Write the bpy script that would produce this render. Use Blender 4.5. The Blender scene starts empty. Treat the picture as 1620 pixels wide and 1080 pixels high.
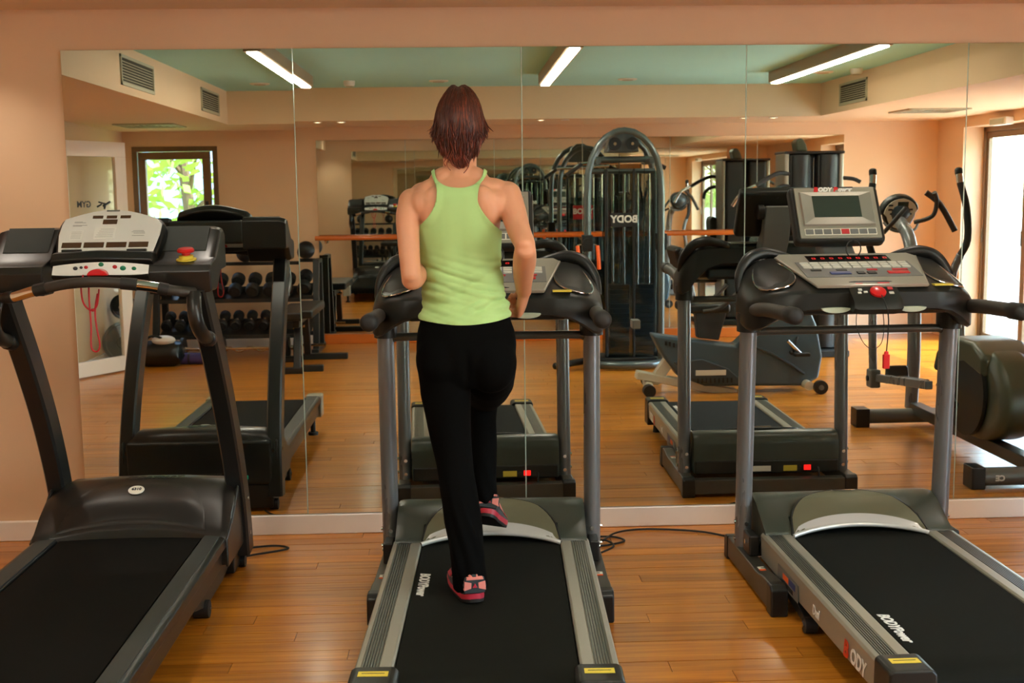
import bpy, bmesh, math, random
from mathutils import Vector, Matrix
random.seed(7)
S = bpy.context.scene
COL = S.collection
PI = math.pi

# ------------------------------------------------------------------ camera
CAM_F, PITCH, ROLL, YAW = 1908.04, 0.1255, -0.0127, 0.0407
CAM = Vector((1.7235, -5.4205, 1.5559))
cyw, syw = math.cos(YAW), math.sin(YAW)
cr_, sr_ = math.cos(ROLL), math.sin(ROLL)
cp_, sp_ = math.cos(PITCH), math.sin(PITCH)
_r = Vector((cyw, -syw, 0)); _f = Vector((syw, cyw, 0)); _u = Vector((0, 0, 1))
_fw = _f * cp_ - _u * sp_; _up = _u * cp_ + _f * sp_
_rt = _r * cr_ + _up * sr_; _up = -_r * sr_ + _up * cr_
cd = bpy.data.cameras.new('camera')
cd.sensor_width = 36.0
cd.lens = CAM_F / 1620 * 36
cd.clip_start = 0.05
cd.dof.use_dof = True
cd.dof.focus_distance = 4.15
cd.dof.aperture_fstop = 7.0
camo = bpy.data.objects.new('camera', cd)
COL.objects.link(camo)
camo.matrix_world = Matrix(((_rt.x, _up.x, -_fw.x, CAM.x), (_rt.y, _up.y, -_fw.y, CAM.y),
                            (_rt.z, _up.z, -_fw.z, CAM.z), (0, 0, 0, 1)))
S.camera = camo

# ------------------------------------------------------------------ exposure, world, sun, daylight portals
S.view_settings.view_transform = 'Standard'
S.view_settings.look = 'None'
S.view_settings.exposure = 0.0
S.view_settings.gamma = 1.0
S.view_settings.use_curve_mapping = False
S.cycles.max_bounces = 14
S.cycles.glossy_bounces = 8
S.cycles.transparent_max_bounces = 12
S.cycles.diffuse_bounces = 5
S.cycles.caustics_reflective = True
S.cycles.sample_clamp_indirect = 6.0
S.cycles.blur_glossy = 0.5
TUBE_STRENGTH = 60.0
SKY_STRENGTH = 4.5
SUN_STRENGTH = 11.0

w = bpy.data.worlds.new('world'); S.world = w
w.use_nodes = True
wn = w.node_tree.nodes
sky = wn.new('ShaderNodeTexSky')
sky.sky_type = 'NISHITA'
sky.sun_disc = False
sky.sun_elevation = math.radians(58)
sky.sun_rotation = math.radians(100)
sky.air_density = 1.0; sky.dust_density = 1.5
wn['Background'].inputs[1].default_value = SKY_STRENGTH
w.node_tree.links.new(sky.outputs[0], wn['Background'].inputs[0])

sd = bpy.data.lights.new('sun', 'SUN')
sd.energy = SUN_STRENGTH; sd.angle = math.radians(0.6); sd.color = (1, .93, .82)
so = bpy.data.objects.new('sun', sd); COL.objects.link(so)
so.rotation_euler = Vector((0.62, 0.20, 1.0)).to_track_quat('Z', 'Y').to_euler()
so.location = (12, 2, 12)

def portal(name, loc, rot, sx, sy):
    l = bpy.data.lights.new(name, 'AREA'); l.shape = 'RECTANGLE'; l.size = sx; l.size_y = sy
    l.energy = 1
    l.cycles.is_portal = True
    o = bpy.data.objects.new(name, l); COL.objects.link(o)
    o.location = loc; o.rotation_euler = rot
DOOR_D0, DOOR_D1, DOOR_H = 2.90, 6.36, 2.10          # glazed opening in the right wall
WIN = (-1.57, -0.72, 0.95, 2.05)                     # window in the far wall
portal('daylight_portal', (6.96, -(DOOR_D0 + DOOR_D1) / 2, DOOR_H / 2), (0, math.radians(90), 0), DOOR_H, DOOR_D1 - DOOR_D0)
portal('daylight_portal', ((WIN[0] + WIN[1]) / 2, -7.13, (WIN[2] + WIN[3]) / 2), (math.radians(-90), 0, PI), WIN[1] - WIN[0], WIN[3] - WIN[2])

SPOT_W = 16.0
for i in range(6):                                    # unseen spots added in the front soffit to brighten the mirror wall
    l = bpy.data.lights.new('added_wash_lamp', 'SPOT'); l.energy = SPOT_W; l.spot_size = math.radians(110); l.spot_blend = .8
    l.color = (1, .90, .76); l.shadow_soft_size = .03
    o = bpy.data.objects.new('added_wash_lamp', l); COL.objects.link(o); o.location = (-.35 + i * 1.0, -.36, 2.335)

# ------------------------------------------------------------------ materials
def lin(c):
    c = c / 255.0
    return c / 12.92 if c <= .04045 else ((c + .055) / 1.055) ** 2.4
def rgb(c):
    return (lin(c[0]), lin(c[1]), lin(c[2]), 1)
def mat(name, c, rough=.5, metal=0.0, vary=0.0, vscale=6.0, bump=0.0, bscale=200.0, coat=0.0, spec=.5,
        emit=0.0, ecol=None, sheen=0.0, aniso=None, sss=0.0, rvary=0.0):
    m = bpy.data.materials.new(name); m.use_nodes = True
    nt = m.node_tree; b = nt.nodes['Principled BSDF']
    b.inputs['Base Color'].default_value = rgb(c)
    b.inputs['Roughness'].default_value = rough
    b.inputs['Metallic'].default_value = metal
    b.inputs['Specular IOR Level'].default_value = spec
    b.inputs['Coat Weight'].default_value = coat
    b.inputs['Coat Roughness'].default_value = .08
    b.inputs['Sheen Weight'].default_value = sheen
    if sss:
        b.inputs['Subsurface Weight'].default_value = sss
        b.inputs['Subsurface Radius'].default_value = (.012, .005, .003)
        b.inputs['Subsurface Scale'].default_value = 1.0
    tc = nt.nodes.new('ShaderNodeTexCoord')
    src = tc.outputs['Object']
    if aniso:
        mp = nt.nodes.new('ShaderNodeMapping'); mp.inputs['Scale'].default_value = aniso
        nt.links.new(src, mp.inputs[0]); src = mp.outputs[0]
    if vary or rvary:
        n = nt.nodes.new('ShaderNodeTexNoise'); n.inputs['Scale'].default_value = vscale
        n.inputs['Detail'].default_value = 5
        nt.links.new(src, n.inputs['Vector'])
        if vary:
            mx = nt.nodes.new('ShaderNodeMix'); mx.data_type = 'RGBA'
            d = rgb(c)
            mx.inputs[6].default_value = tuple(max(0, x * (1 - vary)) for x in d[:3]) + (1,)
            mx.inputs[7].default_value = tuple(min(1, x * (1 + vary)) for x in d[:3]) + (1,)
            nt.links.new(n.outputs[0], mx.inputs[0])
            nt.links.new(mx.outputs[2], b.inputs['Base Color'])
        if rvary:
            mr = nt.nodes.new('ShaderNodeMapRange')
            mr.inputs[1].default_value = .3; mr.inputs[2].default_value = .7
            mr.inputs[3].default_value = max(0, rough - rvary); mr.inputs[4].default_value = min(1, rough + rvary)
            nt.links.new(n.outputs[0], mr.inputs[0]); nt.links.new(mr.outputs[0], b.inputs['Roughness'])
    if bump:
        n2 = nt.nodes.new('ShaderNodeTexNoise'); n2.inputs['Scale'].default_value = bscale
        n2.inputs['Detail'].default_value = 3
        nt.links.new(src, n2.inputs['Vector'])
        bp = nt.nodes.new('ShaderNodeBump'); bp.inputs['Strength'].default_value = bump
        bp.inputs['Distance'].default_value = .002
        nt.links.new(n2.outputs[0], bp.inputs['Height']); nt.links.new(bp.outputs[0], b.inputs['Normal'])
    if emit:
        b.inputs['Emission Color'].default_value = rgb(ecol or c)
        b.inputs['Emission Strength'].default_value = emit
    return m

M = {}
M['wall'] = mat('wall_paint', (226, 190, 154), .75, vary=.04, vscale=3, bump=.08, bscale=350)
M['wall_far'] = M['wall']
M['ceiling'] = mat('ceiling_paint', (170, 232, 228), .8, vary=.03, vscale=2)
M['soffit'] = mat('soffit_paint', (228, 196, 160), .8, vary=.03, vscale=2)
M['baseboard'] = mat('baseboard_paint', (244, 234, 224), .45, vary=.03)
M['mirror'] = mat('mirror_silvering', (226, 231, 224), 0.0, 1.0)
M['mirror_edge'] = mat('mirror_cut_edge', (214, 232, 222), .12, .3)
M['grey'] = mat('dark_grey_plastic', (32, 32, 29), .42, vary=.10, vscale=9, bump=.06, bscale=700, spec=.3)
M['grey2'] = mat('mid_grey_plastic', (104, 104, 101), .42, vary=.08, vscale=9, bump=.05, bscale=700)
M['hood'] = mat('hood_grey_plastic', (54, 58, 48), .34, vary=.08, vscale=7, bump=.05, bscale=600)
M['steel'] = mat('painted_steel_grey', (122, 124, 126), .28, .40, vary=.06, vscale=5, aniso=(1, 1, .25), rvary=.02)
M['frame'] = mat('frame_grey_paint', (74, 70, 62), .38, .35, vary=.12, vscale=8)
M['silver'] = mat('satin_silver', (168, 163, 152), .34, .7, vary=.06, vscale=12)
M['silverp'] = mat('silver_plastic', (150, 146, 132), .36, .25, vary=.05, vscale=10)
M['accent'] = mat('olive_silver_plastic', (100, 97, 74), .36, .10, vary=.05, vscale=10)
M['bright'] = mat('bright_silver_lip', (216, 214, 206), .24, .35)
M['rib'] = mat('ribbed_silver_tread', (104, 106, 100), .36, .75, vary=.10, vscale=10)
M['belt'] = mat('running_belt_rubber', (17, 18, 13), .8, vary=.18, vscale=5, bump=.35, bscale=900, spec=.12)
M['black'] = mat('black_plastic', (18, 18, 17), .38, vary=.15, vscale=9)
M['blackm'] = mat('black_matt_metal', (30, 31, 31), .42, .2, vary=.15, vscale=9)
M['rubber'] = mat('black_rubber', (22, 21, 20), .62, vary=.15, vscale=20, bump=.1, bscale=500)
M['foam'] = mat('black_foam_grip', (46, 40, 34), .55, vary=.15, vscale=20, bump=.15, bscale=400)
M['chrome'] = mat('chrome', (214, 214, 214), .12, 1.0)
M['screen'] = mat('dark_screen_glass', (46, 54, 46), .12, coat=.6)
M['display'] = mat('display_black', (16, 12, 11), .15)
M['white'] = mat('white_print', (228, 226, 220), .5)
M['paper'] = mat('white_sticker', (226, 222, 206), .5, vary=.04)
M['yellow'] = mat('yellow_sticker', (214, 190, 62), .5, vary=.06)
M['red'] = mat('red_plastic', (206, 18, 24), .3, coat=.4)
M['redled'] = mat('red_switch_lit', (220, 20, 24), .3, emit=2.0, ecol=(255, 24, 20))
M['led'] = mat('red_led_digits', (190, 20, 20), .4, emit=.6, ecol=(230, 30, 25))
M['greenled'] = mat('green_switch_lit', (20, 120, 90), .3, emit=.35, ecol=(20, 180, 130))
M['blue'] = mat('blue_button', (40, 54, 110), .4)
M['green'] = mat('green_button', (20, 120, 84), .4)
M['orange'] = mat('orange_strap', (232, 92, 22), .5)
M['key'] = mat('pale_key', (196, 194, 182), .45)
M['window'] = mat('pale_green_lens', (186, 198, 178), .25, coat=.3)
M['redcord'] = mat('red_cord', (176, 22, 30), .6)
M['barwood'] = mat('varnished_barre_wood', (206, 104, 36), .25, vary=.22, vscale=14, aniso=(.08, 1, 1), coat=.4)
M['darkwood'] = mat('brown_window_frame', (112, 86, 54), .4, vary=.2, vscale=20)
M['bluegrey'] = mat('blue_grey_shell', (66, 86, 98), .36, vary=.08, vscale=6, bump=.04, bscale=600)
M['bluegrey2'] = mat('dark_blue_grey_shell', (50, 62, 70), .4, vary=.08, vscale=6)
M['cream'] = mat('cream_painted_metal', (206, 200, 180), .35, .1, vary=.05)
M['towergrey'] = mat('tower_steel', (92, 100, 100), .28, .6, vary=.1, vscale=6)
M['iron'] = mat('cast_iron', (34, 36, 36), .5, .3, vary=.2, vscale=12)
M['olive'] = mat('flywheel_shell', (70, 72, 54), .38, vary=.1, vscale=5, bump=.05, bscale=500)

# ------------------------------------------------------------------ mesh helpers
class G:
    def __init__(s): s.v = []; s.f = []
    def add(s, vs, fs, mx=None):
        b = len(s.v)
        s.v += [tuple((mx @ Vector(p)) if mx else p) for p in vs]
        s.f += [tuple(i + b for i in f) for f in fs]
        return s
    def box(s, x0, x1, y0, y1, z0, z1, mx=None):
        vs = [(x, y, z) for z in (z0, z1) for y in (y0, y1) for x in (x0, x1)]
        return s.add(vs, [(0, 2, 3, 1), (4, 5, 7, 6), (0, 1, 5, 4), (2, 6, 7, 3), (0, 4, 6, 2), (1, 3, 7, 5)], mx)
    def cbox(s, c, sz, mx=None):
        return s.box(c[0] - sz[0] / 2, c[0] + sz[0] / 2, c[1] - sz[1] / 2, c[1] + sz[1] / 2, c[2] - sz[2] / 2, c[2] + sz[2] / 2, mx)
    def loft(s, rings, cap=True, close=True, mx=None):
        n = len(rings[0]); vs = [p for r in rings for p in r]; fs = []
        for i in range(len(rings) - 1):
            for j in range(n if close else n - 1):
                k = (j + 1) % n
                fs.append((i * n + j, i * n + k, (i + 1) * n + k, (i + 1) * n + j))
        if cap:
            fs.append(tuple(reversed(range(n))))
            fs.append(tuple(range((len(rings) - 1) * n, len(rings) * n)))
        return s.add(vs, fs, mx)
    def tube(s, path, r, n=12, cap=True, ref=None, ell=1.0, mx=None, closed=False, rnd=False):
        P = [Vector(p) for p in path]
        R = r if isinstance(r, (list, tuple)) else [r] * len(P)
        if rnd:                                   # rounded ends
            a = (P[1] - P[0]).normalized(); b = (P[-1] - P[-2]).normalized(); r0, r1 = R[0], R[-1]
            P = [P[0] - a * r0 * .55, P[0] - a * r0 * .35] + P + [P[-1] + b * r1 * .35, P[-1] + b * r1 * .55]
            R = [r0 * .45, r0 * .82] + list(R) + [r1 * .82, r1 * .45]
        m = len(P); rings = []
        T = []
        for i in range(m):
            if closed: t = P[(i + 1) % m] - P[i - 1]
            else: t = P[min(i + 1, m - 1)] - P[max(i - 1, 0)]
            T.append(t.normalized())
        u = Vector(ref) if ref else (Vector((0, 0, 1)) if abs(T[0].z) < .9 else Vector((0, 1, 0)))
        u = (u - T[0] * u.dot(T[0])).normalized()
        for i in range(m):
            if i:
                u = u - T[i] * u.dot(T[i])
                u.normalize()
            w_ = T[i].cross(u)
            rings.append([tuple(P[i] + (u * math.cos(2 * PI * k / n) * ell + w_ * math.sin(2 * PI * k / n)) * R[i]) for k in range(n)])
        if closed: rings.append(rings[0])
        return s.loft(rings, cap and not closed, mx=mx)
    def prism(s, poly, axis, a, b, mx=None):
        """poly: 2-D points; axis 'x': (y,z); 'y': (x,z); 'z': (x,y)"""
        def P(p, t):
            return {'x': (t, p[0], p[1]), 'y': (p[0], t, p[1]), 'z': (p[0], p[1], t)}[axis]
        n = len(poly)
        vs = [P(p, a) for p in poly] + [P(p, b) for p in poly]
        fs = [tuple(reversed(range(n))), tuple(range(n, 2 * n))] + [(i, (i + 1) % n, n + (i + 1) % n, n + i) for i in range(n)]
        return s.add(vs, fs, mx)
    def lathe(s, prof, n=24, mx=None):
        rings = [[(r * math.cos(2 * PI * k / n), r * math.sin(2 * PI * k / n), z) for k in range(n)] for r, z in prof]
        return s.loft(rings, True, mx=mx)
    def ball(s, c, r, nu=16, nv=10, mx=None):
        r = r if isinstance(r, (tuple, list)) else (r, r, r)
        rings = []
        for i in range(nv + 1):
            a = -PI / 2 + PI * i / nv
            q = max(math.cos(a), .02)
            rings.append([(c[0] + r[0] * q * math.cos(2 * PI * k / nu), c[1] + r[1] * q * math.sin(2 * PI * k / nu), c[2] + r[2] * math.sin(a)) for k in range(nu)])
        return s.loft(rings, True, mx=mx)
    def grid(s, fn, nu, nv, thick=0.0, mx=None):
        """fn(u,v)->(x,y,z), u,v in 0..1; thick closes it downwards (z)"""
        vs = [fn(i / nu, j / nv) for j in range(nv + 1) for i in range(nu + 1)]
        N = nu + 1
        fs = [(j * N + i, j * N + i + 1, (j + 1) * N + i + 1, (j + 1) * N + i) for j in range(nv) for i in range(nu)]
        if thick:
            b = len(vs); vs += [(x, y, z - thick) for x, y, z in vs]
            fs += [tuple(reversed([q + b for q in f])) for f in list(fs)]
            edge = [i for i in range(N)] + [j * N + nu for j in range(1, nv + 1)] + [nv * N + i for i in range(nu - 1, -1, -1)] + [j * N for j in range(nv - 1, 0, -1)]
            for a, c in zip(edge, edge[1:] + edge[:1]):
                fs.append((a, a + b, c + b, c))
        return s.add(vs, fs, mx)
    def mesh(s, name, material, smooth=True, angle=38):
        me = bpy.data.meshes.new(name)
        me.from_pydata(s.v, [], s.f); me.validate(); me.update()
        bm = bmesh.new(); bm.from_mesh(me); bmesh.ops.recalc_face_normals(bm, faces=bm.faces); bm.to_mesh(me); bm.free()
        if material: me.materials.append(material)
        if smooth:
            me.polygons.foreach_set('use_smooth', [True] * len(me.polygons))
            me.set_sharp_from_angle(angle=math.radians(angle))
        return me
    def obj(s, name, material, parent=None, bevel=0.0, seg=2, angle=38, smooth=True, kind=None, label=None):
        o = bpy.data.objects.new(name, s.mesh(name, material, smooth, angle)); COL.objects.link(o)
        if parent: o.parent = parent
        if bevel:
            b = o.modifiers.new('bevel', 'BEVEL'); b.width = bevel; b.segments = seg; b.limit_method = 'ANGLE'
            b.angle_limit = math.radians(32); b.harden_normals = True
        if kind: o['kind'] = kind
        if label: o['label'] = label
        return o

def thing(name, label, cat, loc=(0, 0, 0), rz=0.0, group=None):
    o = bpy.data.objects.new(name, None); COL.objects.link(o)
    o.empty_display_size = .1
    o.location = loc; o.rotation_euler = (0, 0, rz)
    o['label'] = label; o['category'] = cat
    if group: o['group'] = group
    return o
def tag(o, label, cat, group=None):
    o['label'] = label; o['category'] = cat
    if group: o['group'] = group
    return o
KIDS = {}
def copy_tree(o, label=None, group=None):
    c = o.copy(); COL.objects.link(c)
    if label: c['label'] = label
    if group: c['group'] = group
    def rec(src, dst):
        for ch in list(src.children):
            d = ch.copy(); COL.objects.link(d); d.parent = dst
            d.matrix_parent_inverse = ch.matrix_parent_inverse.copy()
            rec(ch, d)
    rec(o, c)
    return c
def place(o, loc, rz=0.0):
    o.location = loc; o.rotation_euler = (0, 0, rz); return o
def text(body, size, material, parent, mx, name='lettering', depth=.0006, shear=0.0, bold=0.0, align='CENTER', xs=1.0):
    cu = bpy.data.curves.new(name, 'FONT'); cu.body = body; cu.size = size; cu.extrude = depth
    cu.shear = shear; cu.offset = bold; cu.align_x = align; cu.align_y = 'CENTER'; cu.resolution_u = 3
    tmp = bpy.data.objects.new('tmp', cu); COL.objects.link(tmp)
    dg = bpy.context.evaluated_depsgraph_get()
    me = bpy.data.meshes.new_from_object(tmp.evaluated_get(dg))
    bpy.data.objects.remove(tmp)
    me.materials.clear(); me.materials.append(material)
    for v in me.vertices: v.co.x *= xs
    me.transform(mx)
    o = bpy.data.objects.new(name, me); COL.objects.link(o); o.parent = parent
    return o
def frame_mx(o, x, y):
    """matrix whose local x,y axes lie along the given vectors, origin o"""
    x = Vector(x).normalized(); y = Vector(y); y = (y - x * y.dot(x)).normalized(); z = x.cross(y)
    return Matrix(((x.x, y.x, z.x, o[0]), (x.y, y.y, z.y, o[1]), (x.z, y.z, z.z, o[2]), (0, 0, 0, 1)))
def rz_mx(a): return Matrix.Rotation(a, 4, 'Z')
def arc(c, r, a0, a1, n, plane='yz', x=0.0):
    out = []
    for i in range(n + 1):
        a = math.radians(a0 + (a1 - a0) * i / n)
        p, q = c[0] + r * math.cos(a), c[1] + r * math.sin(a)
        out.append({'yz': (x, p, q), 'xz': (p, x, q), 'xy': (p, q, x)}[plane])
    return out
def smooth_path(pts, n=6):
    """Catmull-Rom through the points"""
    P = [Vector(p) for p in pts]; out = []
    for i in range(len(P) - 1):
        a = P[max(i - 1, 0)]; b = P[i]; c = P[i + 1]; d = P[min(i + 2, len(P) - 1)]
        for k in range(n):
            t = k / n
            out.append(tuple(.5 * ((2 * b) + (c - a) * t + (2 * a - 5 * b + 4 * c - d) * t * t + (3 * b - a - 3 * c + d) * t ** 3)))
    out.append(tuple(P[-1]))
    return out
# ------------------------------------------------------------------ the room
XL, XR, YB = -1.66, 6.65, -7.0
ZC, ZS, ZN = 2.50, 2.20, 2.35          # ceiling, soffit underside, underside beside the mirror wall
def struct(g, name, material, bevel=0, parent=None, **k):
    return g.obj(name, material, parent, bevel=bevel, kind=None if parent else 'structure', **k)

struct(G().box(XL - .15, XR + .15, 0.008, .16, -.02, 2.8), 'wall_front', M['wall'])
g = G()
x0, x1, z0, z1 = WIN
g.box(XL - .15, x0, YB - .18, YB, -.02, 2.8); g.box(x1, XR + .15, YB - .18, YB, -.02, 2.8)
g.box(x0, x1, YB - .18, YB, -.02, z0); g.box(x0, x1, YB - .18, YB, z1, 2.8)
struct(g, 'wall_back', M['wall'])
struct(G().box(XL - .15, XL, YB, .1, -.02, 2.8), 'wall_left', M['wall'])
g = G()
g.box(XR, XR + .28, -DOOR_D0, .1, -.02, 2.8); g.box(XR, XR + .28, YB, -DOOR_D1, -.02, 2.8)
g.box(XR, XR + .28, -DOOR_D1, -DOOR_D0, DOOR_H, 2.8)
struct(g, 'wall_right', M['wall'])

# ceiling raised in the middle, soffits all round it
CX0, CX1, CY0, CY1 = -.40, 5.10, -.62, -5.92
struct(G().box(CX0 - .05, CX1 + .05, CY1 - .05, CY0 + .05, ZC, ZC + .08), 'ceiling', M['ceiling'])
struct(G().box(XL, CX0, CY1, 0.008, ZS, ZC + .1), 'soffit_left', M['soffit'])
struct(G().box(CX1, XR, CY1, 0.008, ZS, ZC + .1), 'soffit_right', M['soffit'])
struct(G().box(XL, XR, YB, CY1, ZS, ZC + .1), 'soffit_back', M['soffit'])
struct(G().box(CX0, CX1, CY0, 0.008, ZN, ZC + .1), 'soffit_front', M['soffit'])

# floor: planks run along the mirror wall
wood = bpy.data.materials.new('oak_floor'); wood.use_nodes = True
nt = wood.node_tree; b = nt.nodes['Principled BSDF']
L = nt.links.new
tc = nt.nodes.new('ShaderNodeTexCoord'); oi = nt.nodes.new('ShaderNodeObjectInfo')
off = nt.nodes.new('ShaderNodeVectorMath'); off.operation = 'MULTIPLY_ADD'
cmb = nt.nodes.new('ShaderNodeCombineXYZ')
for i in range(3): L(oi.outputs['Random'], cmb.inputs[i])
L(cmb.outputs[0], off.inputs[0]); off.inputs[1].default_value = (37, 53, 11); L(tc.outputs['Object'], off.inputs[2])
mp = nt.nodes.new('ShaderNodeMapping'); mp.inputs['Scale'].default_value = (1.3, 26, 26); L(off.outputs[0], mp.inputs[0])
n1 = nt.nodes.new('ShaderNodeTexNoise'); n1.inputs['Scale'].default_value = 1.6; n1.inputs['Detail'].default_value = 7; n1.inputs['Distortion'].default_value = .5
L(mp.outputs[0], n1.inputs['Vector'])
ramp = nt.nodes.new('ShaderNodeValToRGB')
ramp.color_ramp.elements[0].position = .28; ramp.color_ramp.elements[0].color = rgb((158, 86, 16))
ramp.color_ramp.elements[1].position = .72; ramp.color_ramp.elements[1].color = rgb((206, 134, 42))
L(n1.outputs[0], ramp.inputs[0])
hs = nt.nodes.new('ShaderNodeHueSaturation')
mr = nt.nodes.new('ShaderNodeMapRange'); mr.inputs[3].default_value = .80; mr.inputs[4].default_value = 1.16
L(oi.outputs['Random'], mr.inputs[0]); L(mr.outputs[0], hs.inputs['Value']); L(ramp.outputs[0], hs.inputs['Color'])
L(hs.outputs[0], b.inputs['Base Color'])
b.inputs['Roughness'].default_value = .30
b.inputs['Specular IOR Level'].default_value = .38
b.inputs['Coat Weight'].default_value = .34; b.inputs['Coat Roughness'].default_value = .16
bp = nt.nodes.new('ShaderNodeBump'); bp.inputs['Strength'].default_value = .12; bp.inputs['Distance'].default_value = .001
L(n1.outputs[0], bp.inputs['Height']); L(bp.outputs[0], b.inputs['Normal'])
M['wood'] = wood
M['subfloor'] = mat('floor_joint_dark', (70, 36, 14), .7)
floor = struct(G().box(XL, XR, YB, .008, -.06, -.006), 'floor', M['subfloor'])
PW = .09
lens = (1.0, 1.3, 1.6, 1.9)
def plank_g(x0, x1, y0, y1, dz=0.0, g=None):
    gp = .0012
    return (g or G()).box(x0 + gp, x1 - gp, y0 + gp, y1 - gp, -.02, dz)
pm = {}
for ln in lens:
    pm[ln] = plank_g(0, ln, -PW, 0).mesh('plank_%d' % int(ln * 100), wood, smooth=False)
rest = G(); count = 0
rows = int(7.0 / PW) + 1
for r in range(rows):
    y = 0.004 - r * PW
    x = XL - random.uniform(0, 1.2)
    while x < XR:
        ln = random.choice(lens)
        xa, xb = max(x, XL), min(x + ln, XR)
        if xb - xa > .02:
            near = (-.6 < xb and xa < 4.7 and r * PW < 4.4)
            if near and x >= XL and x + ln <= XR and count < 290:
                o = bpy.data.objects.new('plank', pm[ln]); COL.objects.link(o); o.parent = floor
                o.location = (x, y, random.uniform(-.0004, .0004)); o.rotation_euler = (random.uniform(-.0022, .0022), random.uniform(-.0006, .0006), 0)
                count += 1
            else:
                plank_g(xa, xb, max(y - PW, YB), y, random.uniform(-.0004, .0003), rest)
        x += ln
rest.obj('plank', wood, floor, smooth=False, kind='stuff')

# baseboards
def baseboard(name, x0, x1, y0, y1, material=M['baseboard'], h=.095):
    struct(G().box(x0, x1, y0, y1, 0, h), name, material, bevel=.006)
baseboard('baseboard_front', XL, XR, -.018, .008, h=.092)
baseboard('baseboard_left', XL, XL + .016, YB, -.02)
baseboard('baseboard_right', XR - .016, XR, -DOOR_D0, -.02)
baseboard('baseboard_back', XL + .016, .24, YB, YB + .016)
baseboard('baseboard_back', 5.68, XR, YB, YB + .016)
baseboard('baseboard_back', .24, 5.68, YB, YB + .03, M['barwood'], .10)

# ------------------------------------------------------------------ mirrors
def wall_mirror(label, x0, n, pw, z0, z1, y, ny, tilts):
    t = thing('wall_mirror', label, 'mirror', (x0, y, 0))
    for i in range(n):
        gp = .0011
        g = G().box(gp, pw - gp, -.006 if ny < 0 else 0, 0 if ny < 0 else .006, z0, z1)
        o = g.obj('mirror_panel', M['mirror'], t, smooth=False)
        bv = o.modifiers.new('bevel', 'BEVEL'); bv.width = .0016; bv.segments = 1; bv.limit_method = 'ANGLE'
        o.location = (i * pw, ny * .003, 0)
        if i:
            G().box(-.0011, .0011, -.0066 if ny < 0 else 0, 0 if ny < 0 else .0066, z0, z1).obj('joint_edge', M['mirror_edge'], t, smooth=False).location = (i * pw, ny * .003, 0)
        if i < len(tilts): o.rotation_euler = (math.radians(tilts[i][0]), 0, math.radians(tilts[i][1]))
    return t
wall_mirror('large frameless wall mirror of tall panels behind the treadmills', 0.0, 6, 1.0, .095, 2.178, 0.0, -1, [(-.105, 0)])
wall_mirror('wide frameless mirror with a wooden barre on the wall facing the treadmills', .27, 6, .9, .105, 2.07, YB, 1, [])

# ballet barre
t = thing('ballet_barre', 'round varnished wooden barre running along the opposite mirror', 'barre', (0, YB + .14, 1.09))
G().tube([(.25, 0, 0), (5.62, 0, 0)], .024, 16).obj('rail', M['barwood'], t)
for x in (.35, 1.65, 2.95, 4.25, 5.5):
    G().tube([(x, -.14, -.05), (x, -.03, -.05), (x, 0, -.022)], .011, 8).obj('bracket', M['chrome'], t)

# ------------------------------------------------------------------ lamps, vents and other ceiling fittings
M['tube'] = mat('lit_tube', (255, 250, 238), .5, emit=TUBE_STRENGTH, ecol=(255, 244, 226))
M['lampbody'] = mat('lamp_housing', (150, 126, 98), .45)
M['whitepl'] = mat('white_plastic', (226, 220, 206), .45)
M['spot'] = mat('lit_spot', (255, 240, 214), .5, emit=9, ecol=(255, 236, 205))
for x, nm in ((.47, 'left of the three linear ceiling lights, nearest the barbell rack'), (2.44, 'middle one of the three linear ceiling lights'), (4.37, 'right of the three linear ceiling lights, nearest the glass doors')):
    t = thing('linear_ceiling_light', nm, 'ceiling light', (x, -3.47, ZC), 0, 'linear ceiling lights')
    G().box(-.055, .055, -1.32, 1.32, -.085, .002).obj('housing', M['lampbody'], t, bevel=.004)
    for s in (-1, 1):
        G().box(-.034, .034, s * .66 - .65, s * .66 + .65, -.096, -.085).obj('diffuser', M['tube'], t, bevel=.003)
M['grille'] = mat('vent_slat_metal', (178, 172, 146), .45, .2)
M['ventdark'] = mat('vent_shadow', (62, 58, 44), .8)
def vent(label, loc, rz, wd, ht, group=None):
    t = thing('air_vent', label, 'air vent', loc, rz, group)     # local: x along, y out of the wall (negative), z up
    g = G()
    g.box(-wd / 2, wd / 2, -.012, 0, ht / 2 - .018, ht / 2); g.box(-wd / 2, wd / 2, -.012, 0, -ht / 2, -ht / 2 + .018)
    g.box(-wd / 2, -wd / 2 + .018, -.012, 0, -ht / 2, ht / 2); g.box(wd / 2 - .018, wd / 2, -.012, 0, -ht / 2, ht / 2)
    g.obj('vent_frame', M['grille'], t)
    G().box(-wd / 2 + .01, wd / 2 - .01, -.002, 0.004, -ht / 2 + .01, ht / 2 - .01).obj('backing', M['ventdark'], t)
    n = int((ht - .036) / .018); me = G().box(-wd / 2 + .018, wd / 2 - .018, -.012, -.003, -.002, .003, Matrix.Rotation(.5, 4, 'X')).mesh('slat', M['grille'], False)
    for i in range(n):
        o = bpy.data.objects.new('slat', me); COL.objects.link(o); o.parent = t; o.location = (0, 0, -ht / 2 + .026 + i * .018)
vent('louvred air vent on the left soffit, the one nearer the treadmills', (CX0, -2.82, 2.345), PI / 2, .82, .19, 'soffit air vents')
vent('louvred air vent on the left soffit, the one nearer the window', (CX0, -5.15, 2.345), PI / 2, .72, .19, 'soffit air vents')
vent('louvred air vent on the right soffit over the glass doors', (CX1, -4.98, 2.345), -PI / 2, .72, .19, 'soffit air vents')
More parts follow.
